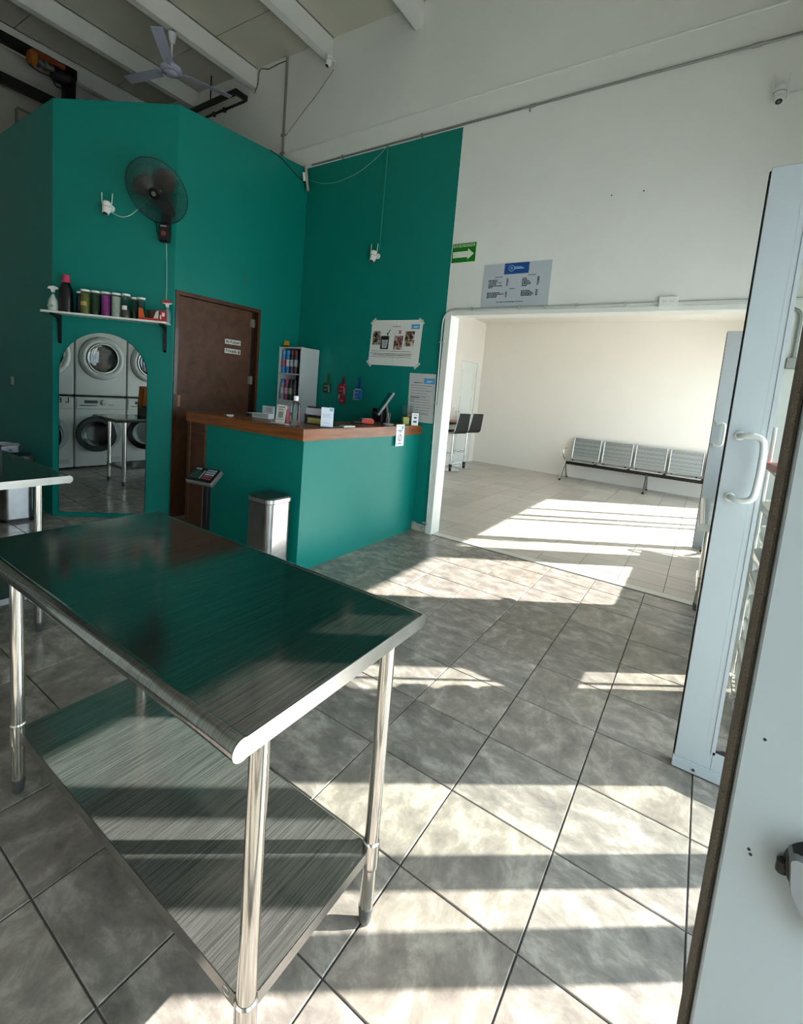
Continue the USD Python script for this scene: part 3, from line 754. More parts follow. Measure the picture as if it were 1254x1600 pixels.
# ------------------------------------------------------------------ wall fan
wf = thing('wall_fan', 'round black wall fan with a wire cage on the corner of the green walls', 'fan', ch_frame(1.025, 2.90, .0))
obj('bracket', rbox(-.045, .045, -.06, .30, 0, .05, .012), black_plastic, wf)
ctl = obj('control_box', rbox(-.050, .050, -.105, .075, .04, .105, .016), black_plastic, wf)
obj('control_knob', lathe([(0, 0), (.024, 0), (.022, .012), (0, .013)], (0, -.03, .105)), M('knob_red', '7a2b2f', .5), ctl)
obj('maker_plate', flat(-.032, .022, .035, .045, .1055), M('plate_pale', '9a9a95', .5), ctl, False)
obj('arm', tube(smooth_path([(0, .20, .04), (-.02, .27, .10), (-.05, .33, .13)]), .022, 12), black_plastic, wf, 60)
FC = np.array([-.030, .300, .235])         # hub of the cage
ftm = trimesh.transformations.concatenate_matrices(trimesh.transformations.translation_matrix(FC), rotm(math.radians(-14), (0, 1, 0)), rotm(math.radians(37), (1, 0, 0)))


def fan_part(m): m = m.copy(); m.apply_transform(ftm); return m


RC = .285
obj('motor', fan_part(lathe([(0, -.19), (.05, -.185), (.065, -.16), (.065, -.08), (.05, -.06), (0, -.06)])), black_plastic, wf)
for k in range(3):
    a0 = k * 2.094 + .5; secs = []
    for u in np.linspace(0, 1, 7):
        rr = .045 + u * .19; w = .07 + .13 * math.sin(math.pi * min(1, u * .8 + .12)) ; sw_ = a0 + .35 * u
        secs.append([(rr * math.cos(sw_ + s * w / rr * .5), rr * math.sin(sw_ + s * w / rr * .5), -.02 + s * .022 + dz) for s, dz in ((-1, 0), (0, .004), (1, 0), (1, -.002), (0, .002), (-1, -.002))])
    obj('blade', fan_part(loft(secs)), M('blade_smoke', '4b4643', .25), wf, 40)
obj('blade_hub', fan_part(lathe([(0, -.05), (.045, -.05), (.045, -.01), (.03, .005), (0, .008)])), M('blade_smoke'), wf)
cg = []
for k in range(88):
    t = 2 * math.pi * k / 88; c, s = math.cos(t), math.sin(t)
    cg.append(tube([(.045 * c, .045 * s, .055), (.15 * c, .15 * s, .052), (.235 * c, .235 * s, .035), (RC * c, RC * s, .0)], (.0019), 3, caps=False))
    cg.append(tube([(RC * c, RC * s, -.0), (.23 * c, .23 * s, -.055), (.08 * c, .08 * s, -.075)], (.0019), 3, caps=False))
cage = obj('cage', fan_part(cat(cg)), M('cage_dark', '3a4040', .35, .4), wf, False)
for rr, z, w in ((RC, 0, .005), (.155, .052, .0018), (.236, .035, .0015)):
    obj('cage_ring', fan_part(tube([(rr * math.cos(t), rr * math.sin(t), z) for t in np.linspace(0, 2 * math.pi, 64, endpoint=False)], w, 6, True)), M('cage_dark'), cage, 60)
bdg = obj('cage_badge', fan_part(lathe([(0, .05), (.052, .05), (.052, .058), (.045, .062), (0, .064)])), black_plastic, wf)
obj('cage_emblem', fan_part(lathe([(0, .062), (.022, .062), (.021, .067), (0, .068)])), M('emblem_grey', '8d8d8a', .3, .4), bdg)
obj('power_lead', tube(smooth_path([(-.10, .10, .02), (-.085, .0, .02), (-.06, -.045, .035), (-.04, -.05, .05)]), .004, 6), black_plastic, wf)

# ------------------------------------------------------------------ ceiling fan
fx, fy, fz = -5.72, 3.32, roof(-5.66) - .25
cf = thing('ceiling_fan', 'white three-bladed ceiling fan hanging from a roof beam', 'fan', mat4(None, (fx, fy, 5.06)))
zt = fz - 5.06
obj('hook', bx(-.035, .035, -.02, .02, zt - .02, zt), black_iron, cf, False)
obj('canopy', lathe([(0, zt - .13), (.022, zt - .13), (.030, zt - .12), (.045, zt - .055), (.05, zt - .02), (0, zt - .02)]), M('fan_white', 'd8d6dd', .4), cf)
obj('rod', cyl(.011, zt - .15, (0, 0, (zt - .13) / 2 + .03)), M('fan_white'), cf)
obj('coupling', lathe([(0, .05), (.02, .05), (.028, .065), (.028, .10), (.014, .115), (0, .115)]), M('fan_white'), cf)
obj('hub', lathe([(0, -.055), (.045, -.052), (.06, -.042), (.09, -.03), (.115, -.012), (.118, .015), (.105, .04), (.06, .055), (0, .058)]), fan_grey, cf)
obj('hub_ring', lathe([(.088, -.034), (.094, -.032), (.094, -.026), (.088, -.028)]), M('fan_line', '8d90a8', .5), cf)
for a in (-42, 72, 193):
    pl = Polygon([(.15, -.045), (.20, -.055), (.70, -.062), (.705, .058), (.20, .055), (.15, .045)])
    b = extr(pl, .006); b = turn(b, 10, (1, 0, 0)); b = turn(b, a, (0, 0, 1))
    g = obj('blade', b, fan_grey, cf, False)
    ar = turn(bx(.09, .22, -.018, .018, -.006, .0), a, (0, 0, 1)); obj('blade_arm', ar, fan_grey, g, False)

# ------------------------------------------------------------------ hoist and black frames high up
hg = thing('rail_frame', 'black steel hoist frame of two level rails at the top left', 'rail', mat4())
HX = -7.95
obj('upper_rail', bx(HX - .04, HX + .04, -1.2, 3.22, 5.50, 5.62), black_iron, hg, False)
obj('lower_rail', bx(HX - .04, HX + .04, -1.2, 3.22, 5.02, 5.14), black_iron, hg, False)
obj('end_post', bx(HX - .05, HX + .05, 3.06, 3.20, 4.7, 5.62), black_iron, hg, False)
obj('bolt', cyl(.03, .1, (HX, 3.27, 4.98), 'y', 12), black_iron, hg)
ho = thing('chain_hoist', 'orange and black electric hoist hanging from the black rail', 'hoist', mat4(np.eye(3) * .74, (HX + .14, 2.80, 5.53)))
obj('trolley_plate', bx(-.128, -.04, -.1, .2, -.03, .01), black_iron, ho, False)
obj('trolley', rbox(-.05, .05, -.22, .30, -.06, .02, .01), M('hoist_orange', '8a4318', .6), ho)
obj('end_cover', lathe([(0, 0), (.10, 0), (.12, .03), (.12, .10), (.08, .13), (0, .13)], (0, -.26, -.13), 'y'), M('hoist_amber', '9a5c16', .6), ho)
obj('drum', lathe([(0, 0), (.06, 0), (.075, .01), (.075, .04), (.06, .05), (.06, .10), (.08, .11), (.08, .15), (.06, .16), (.06, .26), (0, .26)], (0, -.13, -.14), 'y'), M('hoist_steel', '8a8682', .35, .7), ho)
obj('motor', lathe([(0, 0), (.11, 0), (.12, .02), (.12, .24), (.09, .29), (0, .29)], (0, .12, -.20), 'y'), M('hoist_black', '14151a', .5), ho)
obj('hook_guard', tube(smooth_path([(0, .12, -.30), (0, .16, -.38), (0, .25, -.38), (0, .32, -.30)]), .012, 8), M('hoist_black'), ho)
obj('cable_tie', tube(smooth_path([(.02, -.25, -.27), (.02, -.10, -.30), (.02, .08, -.28)]), .010, 8), M('hoist_black'), ho)
pf = thing('pipe_frame', 'thin grey pipe bent at a right angle above the far left wall', 'pipe', mat4())
obj('pipe', tube([(-7.4, 2.35, 0), (-7.4, 2.35, 2.0), (-7.4, 2.35, 4.55), (-7.39, 2.36, 4.58), (-7.4, 2.45, 4.58), (-7.4, 3.3, 4.58)], .018, 8), M('pipe_grey', '8f8f8b', .4, .5), pf)
bf = thing('black_frame', 'black rectangular steel frame hanging high on the back wall under the ceiling fan', 'frame', mat4())
obj('front_bar', bx(-8.1, -5.83, 4.30, 4.34, 5.36, 5.425), black_iron, bf, False)
obj('side_bar', bx(-5.87, -5.83, 4.34, WB, 5.36, 5.425), black_iron, bf, False)
obj('wall_bar', bx(-8.1, -5.87, WB - .015, WB, 5.355, 5.40), black_iron, bf, False)
obj('infill', bx(-8.1, -5.87, 4.34, WB - .015, 5.385, 5.395), M('infill_grey', 'b9b8b0', .7), bf, False)
for x in (-6.28, -6.52): obj('foot', lathe([(0, 0), (.02, .0), (.03, .05), (0, .05)], (x, WB - .04, 5.31)), black_iron, bf)
obj('hanger', bx(-6.42, -6.408, 4.31, 4.322, 5.425, 5.75), black_iron, bf, False)

# ------------------------------------------------------------------ signs and papers on the back wall
ev = thing('evacuation_sign', 'green evacuation route sign with a white arrow pointing right', 'sign', frame((-2.415, WB, 2.906), (1, 0, 0)))
W, H = .283, .208
obj('plate', rbox(0, W, 0, H, 0, .006, .001), M('sign_white', 'd9e2d4', .4), ev)
obj('green_field', flat(.008, W - .012, .008, H - .014, .006), green_sign, ev, False)
ar = Polygon([(.018, .055), (.185, .055), (.185, .03), (.252, .085), (.185, .14), (.185, .115), (.018, .115)])
obj('arrow', extr(ar, .001, .0066), M('sign_white'), ev, False)
tm = text('RUTA DE EVACUACION', .026, 0, 0, .0066, True); k = (W - .045) / (tm.bounds[1][0] - tm.bounds[0][0]); tm.apply_scale((k, 1, 1)); tm.apply_translation((.018 - tm.bounds[0][0], .158, 0))
obj('lettering', tm, M('sign_white'), ev, False)

pl = thing('price_board', 'grey price list board with a blue heading above the wide opening', 'sign', frame((-2.03, WB, 2.435), (1, 0, 0)))
W, H = .668, .43
obj('board', rbox(0, W, 0, H, 0, .005, .001), paper_grey, pl)
obj('heading_panel', flat(.212, .454, .325, .428, .005), M('blue_deep', '0f4c94', .5), pl, False, label='blue heading panel with a hexagon emblem')
hexa = Polygon([(.283 + .033 * math.cos(math.radians(60 * k + 30)), .380 + .033 * math.sin(math.radians(60 * k + 30))) for k in range(6)])
em = [extr(hexa.difference(hexa.buffer(-.005)), .0006, .0058), extr(rrect(.274, .292, .368, .392, .003).difference(Point(.283, .378).buffer(.006)), .0006, .0058), flat(.308, .385, .384, .391, .0058, .0006), flat(.308, .405, .370, .380, .0058, .0006)]
obj('emblem', cat(em), M('emblem_pale', '9cc4e6', .5), pl, False)
col_ink = M('ink_navy', '2a3442', .7)


def lines(x, y, widths, h=.0095, step=.0145, z=.005, gap=.25, seed=1):
    """Rows of tiny broken strokes standing for lettering too small to read."""
    r = random.Random(seed); out = []
    for i, w in enumerate(widths):
        cx, yy = x, y - i * step
        while cx < x + w:
            ww = min(r.uniform(.008, .026), x + w - cx)
            if ww > .002: out.append(flat(cx, cx + ww, yy - h * r.uniform(.75, 1.), yy, z, .0006))
            cx += ww + .003
    return out


L = lines(.125, .306, [.075], .007) + lines(.06, .279, [.095, .095, .085, .085, .145, .045], .0095, .0138, seed=2) + lines(.16, .252, [.04], .008) + lines(.245, .285, [.018, .02, .02, .014, .016], .0115, .0145, seed=3)
L += lines(.455, .309, [.072], .007) + lines(.40, .283, [.045, .055, .07, .085, .085, .048], .0105, .0138, seed=4) + lines(.545, .287, [.02, .02, .02, .02, .018, .012], .011, .0138, seed=5)
L += lines(.285, .190, [.048], .008) + lines(.055, .158, [.13, .175, .11, .10], .0105, .0140, seed=6) + lines(.244, .160, [.02, .02, .018, .016], .012, .0145, seed=7)
L += lines(.40, .166, [.085, .11, .125, .11], .0115, .0140, seed=8) + lines(.54, .168, [.022, .022, .024, .022], .011, .0142, seed=9) + lines(.16, .066, [.27], .008, seed=10)
obj('small_print', cat(L), col_ink, pl, False)

po = thing('poster', 'large white taped poster with four small photos, a tick and a cross', 'poster', frame((-3.395, WB, 1.832), (1, 0, -.004), (.04, 0, 1)))
W, H = .69, .512
g = np.linspace(0, 1, 9); sh_ = []
pm = trimesh.creation.box((W, H, .0012)); pm.apply_translation((W / 2, H / 2, .002))
obj('sheet', pm, paper, po, False)
obj('fold', flat(W * .495, W * .5, 0, H, .0026, .0003), M('paper_fold', 'bdbdb8', .7), po, False)
obj('title', text('AUTOSERVICIO', .011, W * .505, H - .078, .0026, True, True), ink_grey, po, False)
obj('logo', flat(.545, .655, H - .10, H - .048, .0026), blue_pale, po, False); obj('logo_print', cat([flat(.575, .645, H - .076, H - .070, .0034), flat(.575, .630, H - .086, H - .081, .0034)]), paper, po, False)
tick = Polygon([(.222, .365), (.231, .372), (.238, .360), (.262, .408), (.270, .405), (.240, .340), (.234, .340)])
obj('tick', extr(tick, .0006, .0026), M('tick_green', '1d3b2a', .6), po, False)
cx_, cy_ = .402, .378
crs = cat([turn(flat(-.028, .028, -.005, .005, .0026, .0006), 50, (0, 0, 1)), turn(flat(-.028, .028, -.005, .005, .0026, .0006), -50, (0, 0, 1))]); crs.apply_translation((cx_, cy_, 0))
obj('cross', crs, M('cross_red', 'b01040', .5), po, False)


def photo_print(name, dark, mid, pale, scale):
    MATS[name] = usdkit.material(stage, '/World/Looks/' + name, {
        'g': ('texture_coordinate', {}), 'n': ('noise_texture', {'scale': scale, 'detail': 3., 'distortion': 1.}),
        'r': ('rgb_ramp', {'ramp': [(.38, lin(dark)), (.5, lin(mid)), (.64, lin(pale))]}), 'p': ('principled_bsdf', {'roughness': .5})},
        [('g.object', 'n.vector'), ('n.fac', 'r.fac'), ('r.color', 'p.base_color')], surface='p.BSDF')
    return MATS[name]


obj('photo', flat(.028, .142, .232, .388, .0026), photo_print('photo_a', '1c1a16', '7a6a52', 'cfc4b8', 22.), po, False)
obj('photo', flat(.148, .262, .182, .334, .0026), M('photo_b', '3e4143', .5), po, False, label='printed photo of a clear tub')
obj('photo_tub', cat([extr(Polygon([(.168, .29), (.248, .29), (.236, .20), (.180, .20)]).difference(Polygon([(.176, .284), (.240, .284), (.230, .206), (.186, .206)])), .0005, .0035)]), paper, po, False)
obj('photo_tub_fill', cat([extr(Polygon([(.176, .284), (.240, .284), (.230, .206), (.186, .206)]), .0004, .0034)]), M('tub_grey', '9aa0aa', .5), po, False)
obj('photo_tub_dark', extr(Point(0, 0).buffer(1), .0004).apply_scale((.048, .018, 1)).apply_translation((.208, .306, .0036)), ink, po, False)
obj('photo', flat(.335, .452, .182, .336, .0026), photo_print('photo_c', '17110f', '8e5a55', 'cabfb6', 26.), po, False)
obj('photo', flat(.478, .60, .222, .388, .0026), photo_print('photo_d', '14110d', '77593a', 'd2ccc2', 20.), po, False)
obj('small_print', cat(lines(.022, .164, [.55, .0], .006, .012, .0026, seed=11) + lines(.018, .138, [.58], .008, .012, .0026, seed=12) + lines(.06, .121, [.52], .010, .014, .0026, seed=13) + lines(.018, .098, [.57], .006, .012, .0026, seed=14)), M('ink_pale', '6d6f70', .7), po, False)
for (x, y, a) in ((.018, H - .01, 45), (W - .02, H - .015, -40), (.012, .012, -42), (W - .012, .01, 42)):
    obj('tape_strip', move(turn(flat(-.045, .045, -.013, .013, .003, .0004), a, (0, 0, 1)), x, y, 0), tape, po, False)

sn = thing('notice_sheet', 'large grey-white printed notice with a blue logo beside the door jamb', 'notice', frame((-2.785, WB, 1.225), (1, 0, 0), (-.03, 0, 1)))
W, H = .335, .535
obj('sheet', flat(0, W, 0, H, .001, .0012), M('paper_dull', 'c3c4c2', .7), sn, False)
obj('logo', flat(.19, .325, .425, .485, .0023), blue_pale, sn, False); obj('logo_print', cat([flat(.225, .295, .452, .459, .0032), flat(.225, .28, .442, .447, .0032)]), paper, sn, False)
obj('heading', cat(lines(.062, .437, [.115], .008, .02, .0023, seed=21) + lines(.028, .272, [.115], .009, .02, .0023, seed=22)), ink, sn, False)
obj('small_print', cat(lines(.028, .405, [.27, 0, .20, 0, .265, 0, .21, 0, .25, .20], .005, .0145, .0023, seed=23) + lines(.024, .25, [.26, .05, .26, .0, .27, .0, .27, 0, .25, 0, .24, .25], .005, .0145, .0023, seed=24)), ink_grey, sn, False)

nt = thing('counter_notice', 'small white notice with a red prohibition ring taped to the worktop edge', 'notice', frame((XL + .024, 3.985, .985), (0, 1, 0), (0, -.03, 1)))
W, H = .155, .225
obj('sheet', flat(0, W, 0, H, 0, .001), M('paper_bright', 'e8ecf0', .6), nt, False)
rg = Point(.078, .088).buffer(.036).difference(Point(.078, .088).buffer(.029)).union(affinity.rotate(sbox(.074, .055, .082, .121), -28))
obj('prohibition_ring', extr(rg, .0006, .001), M('ring_red', '9c4f58', .5), nt, False)
obj('logo', flat(.10, .135, .178, .203, .001), blue_pale, nt, False)
obj('small_print', cat(lines(.028, .168, [.10], .008, .014, .001, seed=31) + lines(.05, .152, [.055], .008, .014, .001, seed=32) + lines(.045, .03, [.062], .007, .01, .001, seed=33)), ink, nt, False)
obj('tape_strip', flat(-.006, W + .004, H - .022, H - .004, .001, .0004), tape, nt, False)

# air fresheners hung in a row on the green wall
for i, (x, z, h, body, capc, lab) in enumerate(((-3.995, 1.45, .215, '12482c', '1d5a1d', 'dark green hanging pack, leftmost of three on the green wall'), (-3.745, 1.335, .30, '8d1736', '5a1023', 'crimson hanging pack, middle of three on the green wall'), (-3.495, 1.40, .24, '1f66ac', '123f86', 'blue hanging pack, rightmost of three on the green wall'))):
    a = thing('hanging_pack', lab, 'packet', frame((x, WB, z), (1, 0, 0)), 'packs hanging on the green wall')
    pk = M('pack_' + body, body, .4)
    k = .115 if i == 1 else 0
    obj('pack', cat([extr(rrect(-.06, .05, k, k + .125, .022), .03, .002)] + ([extr(rrect(-.04, .045, 0, .11, .03), .026, .003)] if i == 1 else [])), pk, a)
    obj('hook_tab', cat([extr(Polygon([(-.018, k + .12), (.025, k + .12), (.015, h + .03), (-.008, h + .03)]), .012, .006)]), M('pack_cap' + body, capc, .5), a)
    wl_ = [flat(-.04, .015, k + .085, k + .093, .032), flat(-.045, .0, k + .035, k + .042, .032)]
    wl_ += [bx(.028, .034, k + .01, k + .105, .02, .034), bx(.044, .050, k + .01, k + .08, .02, .034)] if i < 2 else [bx(-.062, -.045, k, k + .12, .02, .034), bx(-.06, .02, k, k + .01, .02, .034), bx(-.04, .03, k + .12, k + .135, .015, .034)]
    if i == 1: wl_ += [flat(-.02, .03, .035, .043, .0295), bx(-.045, -.03, .06, .11, .02, .033)]
    obj('white_trim', cat(wl_), M('trim_grey', 'a9b5b0', .5), a, False)

# ------------------------------------------------------------------ on the counter
def on_top(x, y, deg=0.): return place((x, y, CT), deg)


cb = thing('display_cabinet', 'narrow grey-white open shelf unit stocked with spray cans behind the counter', 'cabinet', mat4(None, (-4.56, 4.165, 0)))
cw, cdp, chh = .392, .315, 1.98
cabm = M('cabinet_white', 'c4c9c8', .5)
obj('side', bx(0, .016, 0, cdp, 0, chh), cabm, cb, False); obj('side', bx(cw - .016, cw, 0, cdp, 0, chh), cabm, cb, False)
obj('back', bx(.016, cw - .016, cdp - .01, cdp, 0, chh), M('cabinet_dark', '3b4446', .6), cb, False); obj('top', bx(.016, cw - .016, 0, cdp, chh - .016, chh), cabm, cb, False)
for z in (1.655, 1.32, .9, .45, .02): obj('shelf', bx(.016, cw - .016, .002, cdp - .01, z - .016, z), cabm, cb, False)
obj('lower_panel', bx(.016, cw - .016, .004, .014, .92, 1.30), cabm, cb, False)
CANS = [(.055, 1.6555, '2f86cc', '49a6dd', 'blue aerosol can, leftmost on the upper shelf of the unit'), (.13, 1.6555, '2a7fc4', '49a6dd', 'blue aerosol can, second from the left on the upper shelf of the unit'),
        (.20, 1.6555, '3c2734', '8c2f33', 'dark red aerosol can, third from the left on the upper shelf of the unit'), (.268, 1.6555, '2a2a36', '6f2b31', 'dark red aerosol can, rightmost on the upper shelf of the unit'),
        (.057, 1.3205, '8a8f9c', '2f7fb9', 'grey bottle with a blue cap, leftmost on the middle shelf of the unit'), (.13, 1.3205, '8a2d55', 'b83c72', 'magenta bottle with a pink cap on the middle shelf of the unit'),
        (.203, 1.3205, '14241a', '0e1a12', 'dark bottle with a pale green label on the middle shelf of the unit'), (.275, 1.3205, '1c1420', '141014', 'black bottle, rightmost on the middle shelf of the unit')]
for i, (x, z, body, capc, lab) in enumerate(CANS):
    a = thing('aerosol_can' if i < 4 else 'refill_bottle', lab, 'can' if i < 4 else 'bottle', mat4(None, (-4.56 + x, 4.208, z)), 'stock in the shelf unit')
    r, h = (.030, .285) if i < 4 else (.034, .26)
    obj('body', lathe([(0, 0), (r - .002, 0), (r, .004), (r, h * .74), (r * .75, h * .83), (0, h * .83)]), M('can_' + body, body, .35), a)
    obj('cap', lathe([(0, h * .80), (r * .80, h * .80), (r * .78, h * .97), (r * .5, h), (0, h)]), M('can_cap_' + capc, capc, .4), a)
    obj('label_band', lathe([(r + .0004, h * .30), (r + .0008, h * .31), (r + .0008, h * .58), (r + .0004, h * .59)]), M(f'band_{i}', ['b8475c', 'c6b9c4', '9aa0a6', '8f949c', 'b5bcc2', 'c58aa6', '7f9c6f', '4c3b4c'][i], .5, vary=.5, scale=60.), a)
tp = thing('tape_dispenser', 'yellow and black tape dispenser lying on top of the shelf unit', 'tape dispenser', mat4(None, (-4.50, 4.21, 1.9805)))
obj('base', rbox(-.04, .05, -.02, .02, 0, .02, .004), black_plastic, tp); obj('shell', axes(extr(Polygon([(-.02, .02), (.055, .02), (.045, .075), (.0, .085)]), .03, -.015), 'y'), M('tape_yellow', 'e0a01c', .4), tp)
kc = thing('wire_coil', 'small coil of wire lying on top of the shelf unit', 'wire', mat4(None, (-4.28, 4.26, 1.981)))
obj('coil', tube([(.045 * math.cos(t), .03 * math.sin(t), .006 + .012 * abs(math.sin(t * 1.5))) for t in np.linspace(0, 11, 60)], .003, 6), M('wire_tan', '6f6a58', .5), kc)

kb = thing('key_bunch', 'small bunch of keys lying on the left end of the worktop', 'keys', on_top(-3.70, 2.80, 20))
obj('keys', cat([move(turn(bx(-.03, .03, -.006, .006, 0, .003), a, (0, 0, 1)), .01 * i, .008 * i, .004 * i) for i, a in enumerate((0, 40, 95))]), chrome, kb, False)
obj('ring', tube([(.014 * math.cos(t) - .03, .014 * math.sin(t), .004) for t in np.linspace(0, 6.28, 20, endpoint=False)], .0016, 6, True), chrome, kb)
cbx = thing('card_box', 'open white card box with printed sides on the left of the worktop', 'box', on_top(-3.46, 3.0, 6))
obj('tray', cat([bx(-.10, .10, -.035, .035, 0, .045), ]), M('box_white', 'd3d8e0', .5), cbx, False)
obj('lid', rbox(-.045, .10, .037, .05, 0, .115, .002), M('box_white'), cbx)
obj('printed_lines', cat([move(axes(cat(lines(-.085, .034, [.15, .13], .004, .012, 0, seed=41)), 'y'), 0, -.0352, 0), move(axes(cat(lines(-.0, .10, [.08, .07, .075], .005, .014, 0, seed=42)), 'y'), 0, .0365, 0)]), ink_grey, cbx, False)
cbk = thing('card_stack', 'short stack of dark cards left of the white card box', 'cards', on_top(-3.64, 3.02, 0))
obj('stack', rbox(-.05, .05, -.03, .03, 0, .03, .002), M('cards_dark', '3b3d3f', .6), cbk); obj('top_card', bx(-.055, .04, -.03, .025, .03, .033), paper, cbk, False)

qs = thing('payment_stand', 'upright white card stand with a grey square and two text lines on the worktop', 'sign', frame((-2.985, 2.725, CT + .001), (1, .12, 0), (0, .12, 1)))
obj('card', rbox(0, .10, .012, .165, 0, .004, .001), M('card_white', 'd9dad4', .5), qs)
obj('heading', cat(lines(.02, .148, [.062], .008, .012, .0041, seed=51) + lines(.02, .128, [.055], .008, .012, .0041, seed=52) + lines(.02, .045, [.06], .004, .01, .0041, seed=53)), ink, qs, False)
obj('grey_square', flat(.024, .076, .055, .108, .0041), M('square_grey', '8f8b86', .6), qs, False)
obj('stand_foot', rbox(-.03, .13, 0, .012, -.03, .03, .002), M('clear_foot', 'aeb6b4', .15), qs)
pb = thing('red_bottle', 'small dark red bottle with a grey cap behind the clear bottle', 'bottle', on_top(-2.985, 2.85))
obj('body', lathe([(0, 0), (.026, 0), (.028, .004), (.028, .10), (.02, .125), (0, .125)]), M('bottle_red', '8f2343', .4), pb); obj('cap', lathe([(0, .125), (.013, .125), (.013, .15), (0, .152)]), grey_plastic, pb)
cbt = thing('water_bottle', 'tall clear gel bottle with a white cap on the corner of the worktop', 'bottle', on_top(-2.765, 2.735))
obj('body', lathe([(0, 0), (.040, 0), (.043, .006), (.043, .165), (.036, .19), (.018, .205), (.016, .215), (0, .215)]), usdkit.material(stage, '/World/Looks/bottle_clear', {'p': ('principled_bsdf', {'base_color': (.9, .95, .95), 'roughness': .08, 'transmission_weight': 1., 'ior': 1.25})}, [], surface='p.BSDF'), cbt)
obj('cap', lathe([(0, .212), (.019, .212), (.02, .216), (.02, .25), (0, .252)]), white_plastic, cbt)
og = thing('desk_organiser', 'grey letter tray holding white envelopes and a yellow pad behind the clear bottle', 'tray', on_top(-2.88, 3.10, 8))
obj('tray', cat([bx(-.09, .11, -.04, .0, 0, .012), bx(-.09, .11, -.002, .004, 0, .16), bx(-.09, -.084, -.04, 0, 0, .09), bx(.104, .11, -.04, 0, 0, .09)]), M('tray_dark', '3e3f42', .5), og, False)
obj('envelopes', rbox(-.085, .105, -.03, -.008, .085, .145, .002), M('envelope', 'bcc0cc', .6), og); obj('pad', rbox(-.06, .08, -.038, -.006, .012, .06, .002), M('pad_yellow', 'b8b26a', .7), og)
pc = thing('pen_cup', 'black pen cup with white and yellow markers', 'pen cup', on_top(-2.80, 3.19))
obj('cup', lathe([(0, 0), (.034, 0), (.036, .004), (.036, .10), (.034, .10), (.034, .008), (0, .008)]), black_plastic, pc)
obj('marker', tube([(-.012, 0, .02), (-.025, 0, .15)], .007, 10), white_plastic, pc); obj('marker', rbox(.0, .022, -.006, .008, .03, .165, .003), M('marker_yellow', 'cdb93f', .5), pc)
lc = thing('leaflet_holder', 'upright white leaflet holder with a pale blue corner logo near the worktop corner', 'leaflets', frame((-2.70, 2.975, CT), (.80, .60, 0), (0, 0, 1)))
obj('leaflets', rbox(0, .105, .006, .17, 0, .02, .002), M('leaflet_white', 'dde4f0', .5), lc)
obj('print', cat(lines(.02, .115, [.07, .06, .065], .003, .012, .0201, seed=61) + lines(.03, .04, [.045], .003, .01, .0201, seed=62)), M('ink_blue', '7f93b5', .6), lc, False)
obj('logo', flat(.07, .10, .14, .165, .0201), M('blue_faint', '86b4da', .5), lc, False)
obj('holder_foot', rbox(-.006, .111, 0, .008, -.03, .045, .002), M('foot_blue', '31424e', .4), lc)
tb = thing('tablet', 'dark slim tablet lying near the worktop edge', 'tablet', on_top(-2.70, 3.16, 82)); obj('slab', rbox(-.10, .10, -.06, .06, 0, .010, .003), M('tablet_blue', '26323c', .3), tb)
pp = thing('card_pile', 'thin pile of white cards on the worktop edge', 'cards', on_top(-2.645, 3.27, 88)); obj('cards', rbox(-.075, .075, -.03, .03, 0, .014, .002), M('card_white'), pp)
so = thing('label_gun', 'red and black label gun lying on the worktop', 'label gun', on_top(-2.83, 3.78, 62))
obj('body', axes(extr(Polygon([(-.02, .008), (.085, .008), (.09, .03), (.08, .052), (.03, .06), (-.05, .044), (-.05, .02)]), .04, -.02), 'y'), M('gun_red', 'c23418', .4), so)
obj('handle', rbox(-.15, -.03, -.016, .016, .004, .032, .008), black_plastic, so); obj('top_strip', rbox(-.05, .07, -.012, .012, .052, .060, .003), M('gun_grey', '9a8f88', .5), so)
mo = thing('computer_monitor', 'thin monitor seen almost edge-on, tilted back behind the worktop', 'monitor', place((-2.83, 4.09, CT + .001), -50))
sc = turn(rbox(-.20, .20, -.012, .012, -.14, .14, .004), -31, (1, 0, 0)); sc.apply_translation((0, 0, .215))
obj('screen_back', sc, M('monitor_grey', '6b6e72', .35), mo)
scf = turn(bx(-.19, .19, -.0135, -.0122, -.13, .13), -31, (1, 0, 0)); scf.apply_translation((0, 0, .215)); obj('screen', scf, M('screen_black', '08090a', .1), mo)
obj('stand', tube(smooth_path([(0, .03, .006), (0, .04, .09), (0, .02, .20)]), .02, 10), black_plastic, mo); obj('stand_foot', rbox(-.11, .11, -.05, .10, 0, .012, .004), black_plastic, mo)
tr = thing('receipt_printer', 'black box-shaped receipt printer in the shade behind the monitor', 'printer', on_top(-3.02, 4.30, 0)); obj('body', rbox(-.07, .07, -.07, .07, 0, .15, .01), black_plastic, tr); obj('paper_slot', bx(-.04, .04, -.02, -.01, .15, .152), M('slot_grey', '3c3d40', .5), tr, False)
dh = thing('cable_dish', 'small pale oval dish with two sticks standing in it near the worktop edge', 'dish', on_top(-2.66, 3.95, 80))
obj('dish', lathe([(0, 0), (.04, 0), (.055, .018), (.06, .022), (.055, .022), (.038, .006), (0, .006)]).apply_transform(np.diag([1.25, .8, 1, 1])), M('dish_grey', '9a9b96', .4), dh)
for a in (-.02, .012): obj('stick', tube([(0, 0, .01), (a, .0, .13)], .003, 6), M('stick_tan', 'a58c78', .5), dh)
cdh = thing('acrylic_holder', 'clear acrylic holder with yellow notes and white card, far end of worktop', 'holder', frame((-2.70, 4.28, CT), (.60, .80, 0), (0, 0, 1)))
obj('holder', cat([bx(0, .105, 0, .21, -.07, -.067), bx(0, .105, 0, .10, 0, .003), bx(0, .003, 0, .21, -.07, .0), bx(.102, .105, 0, .21, -.07, 0), bx(0, .105, 0, .003, -.07, 0)]), jar_glass, cdh, False)
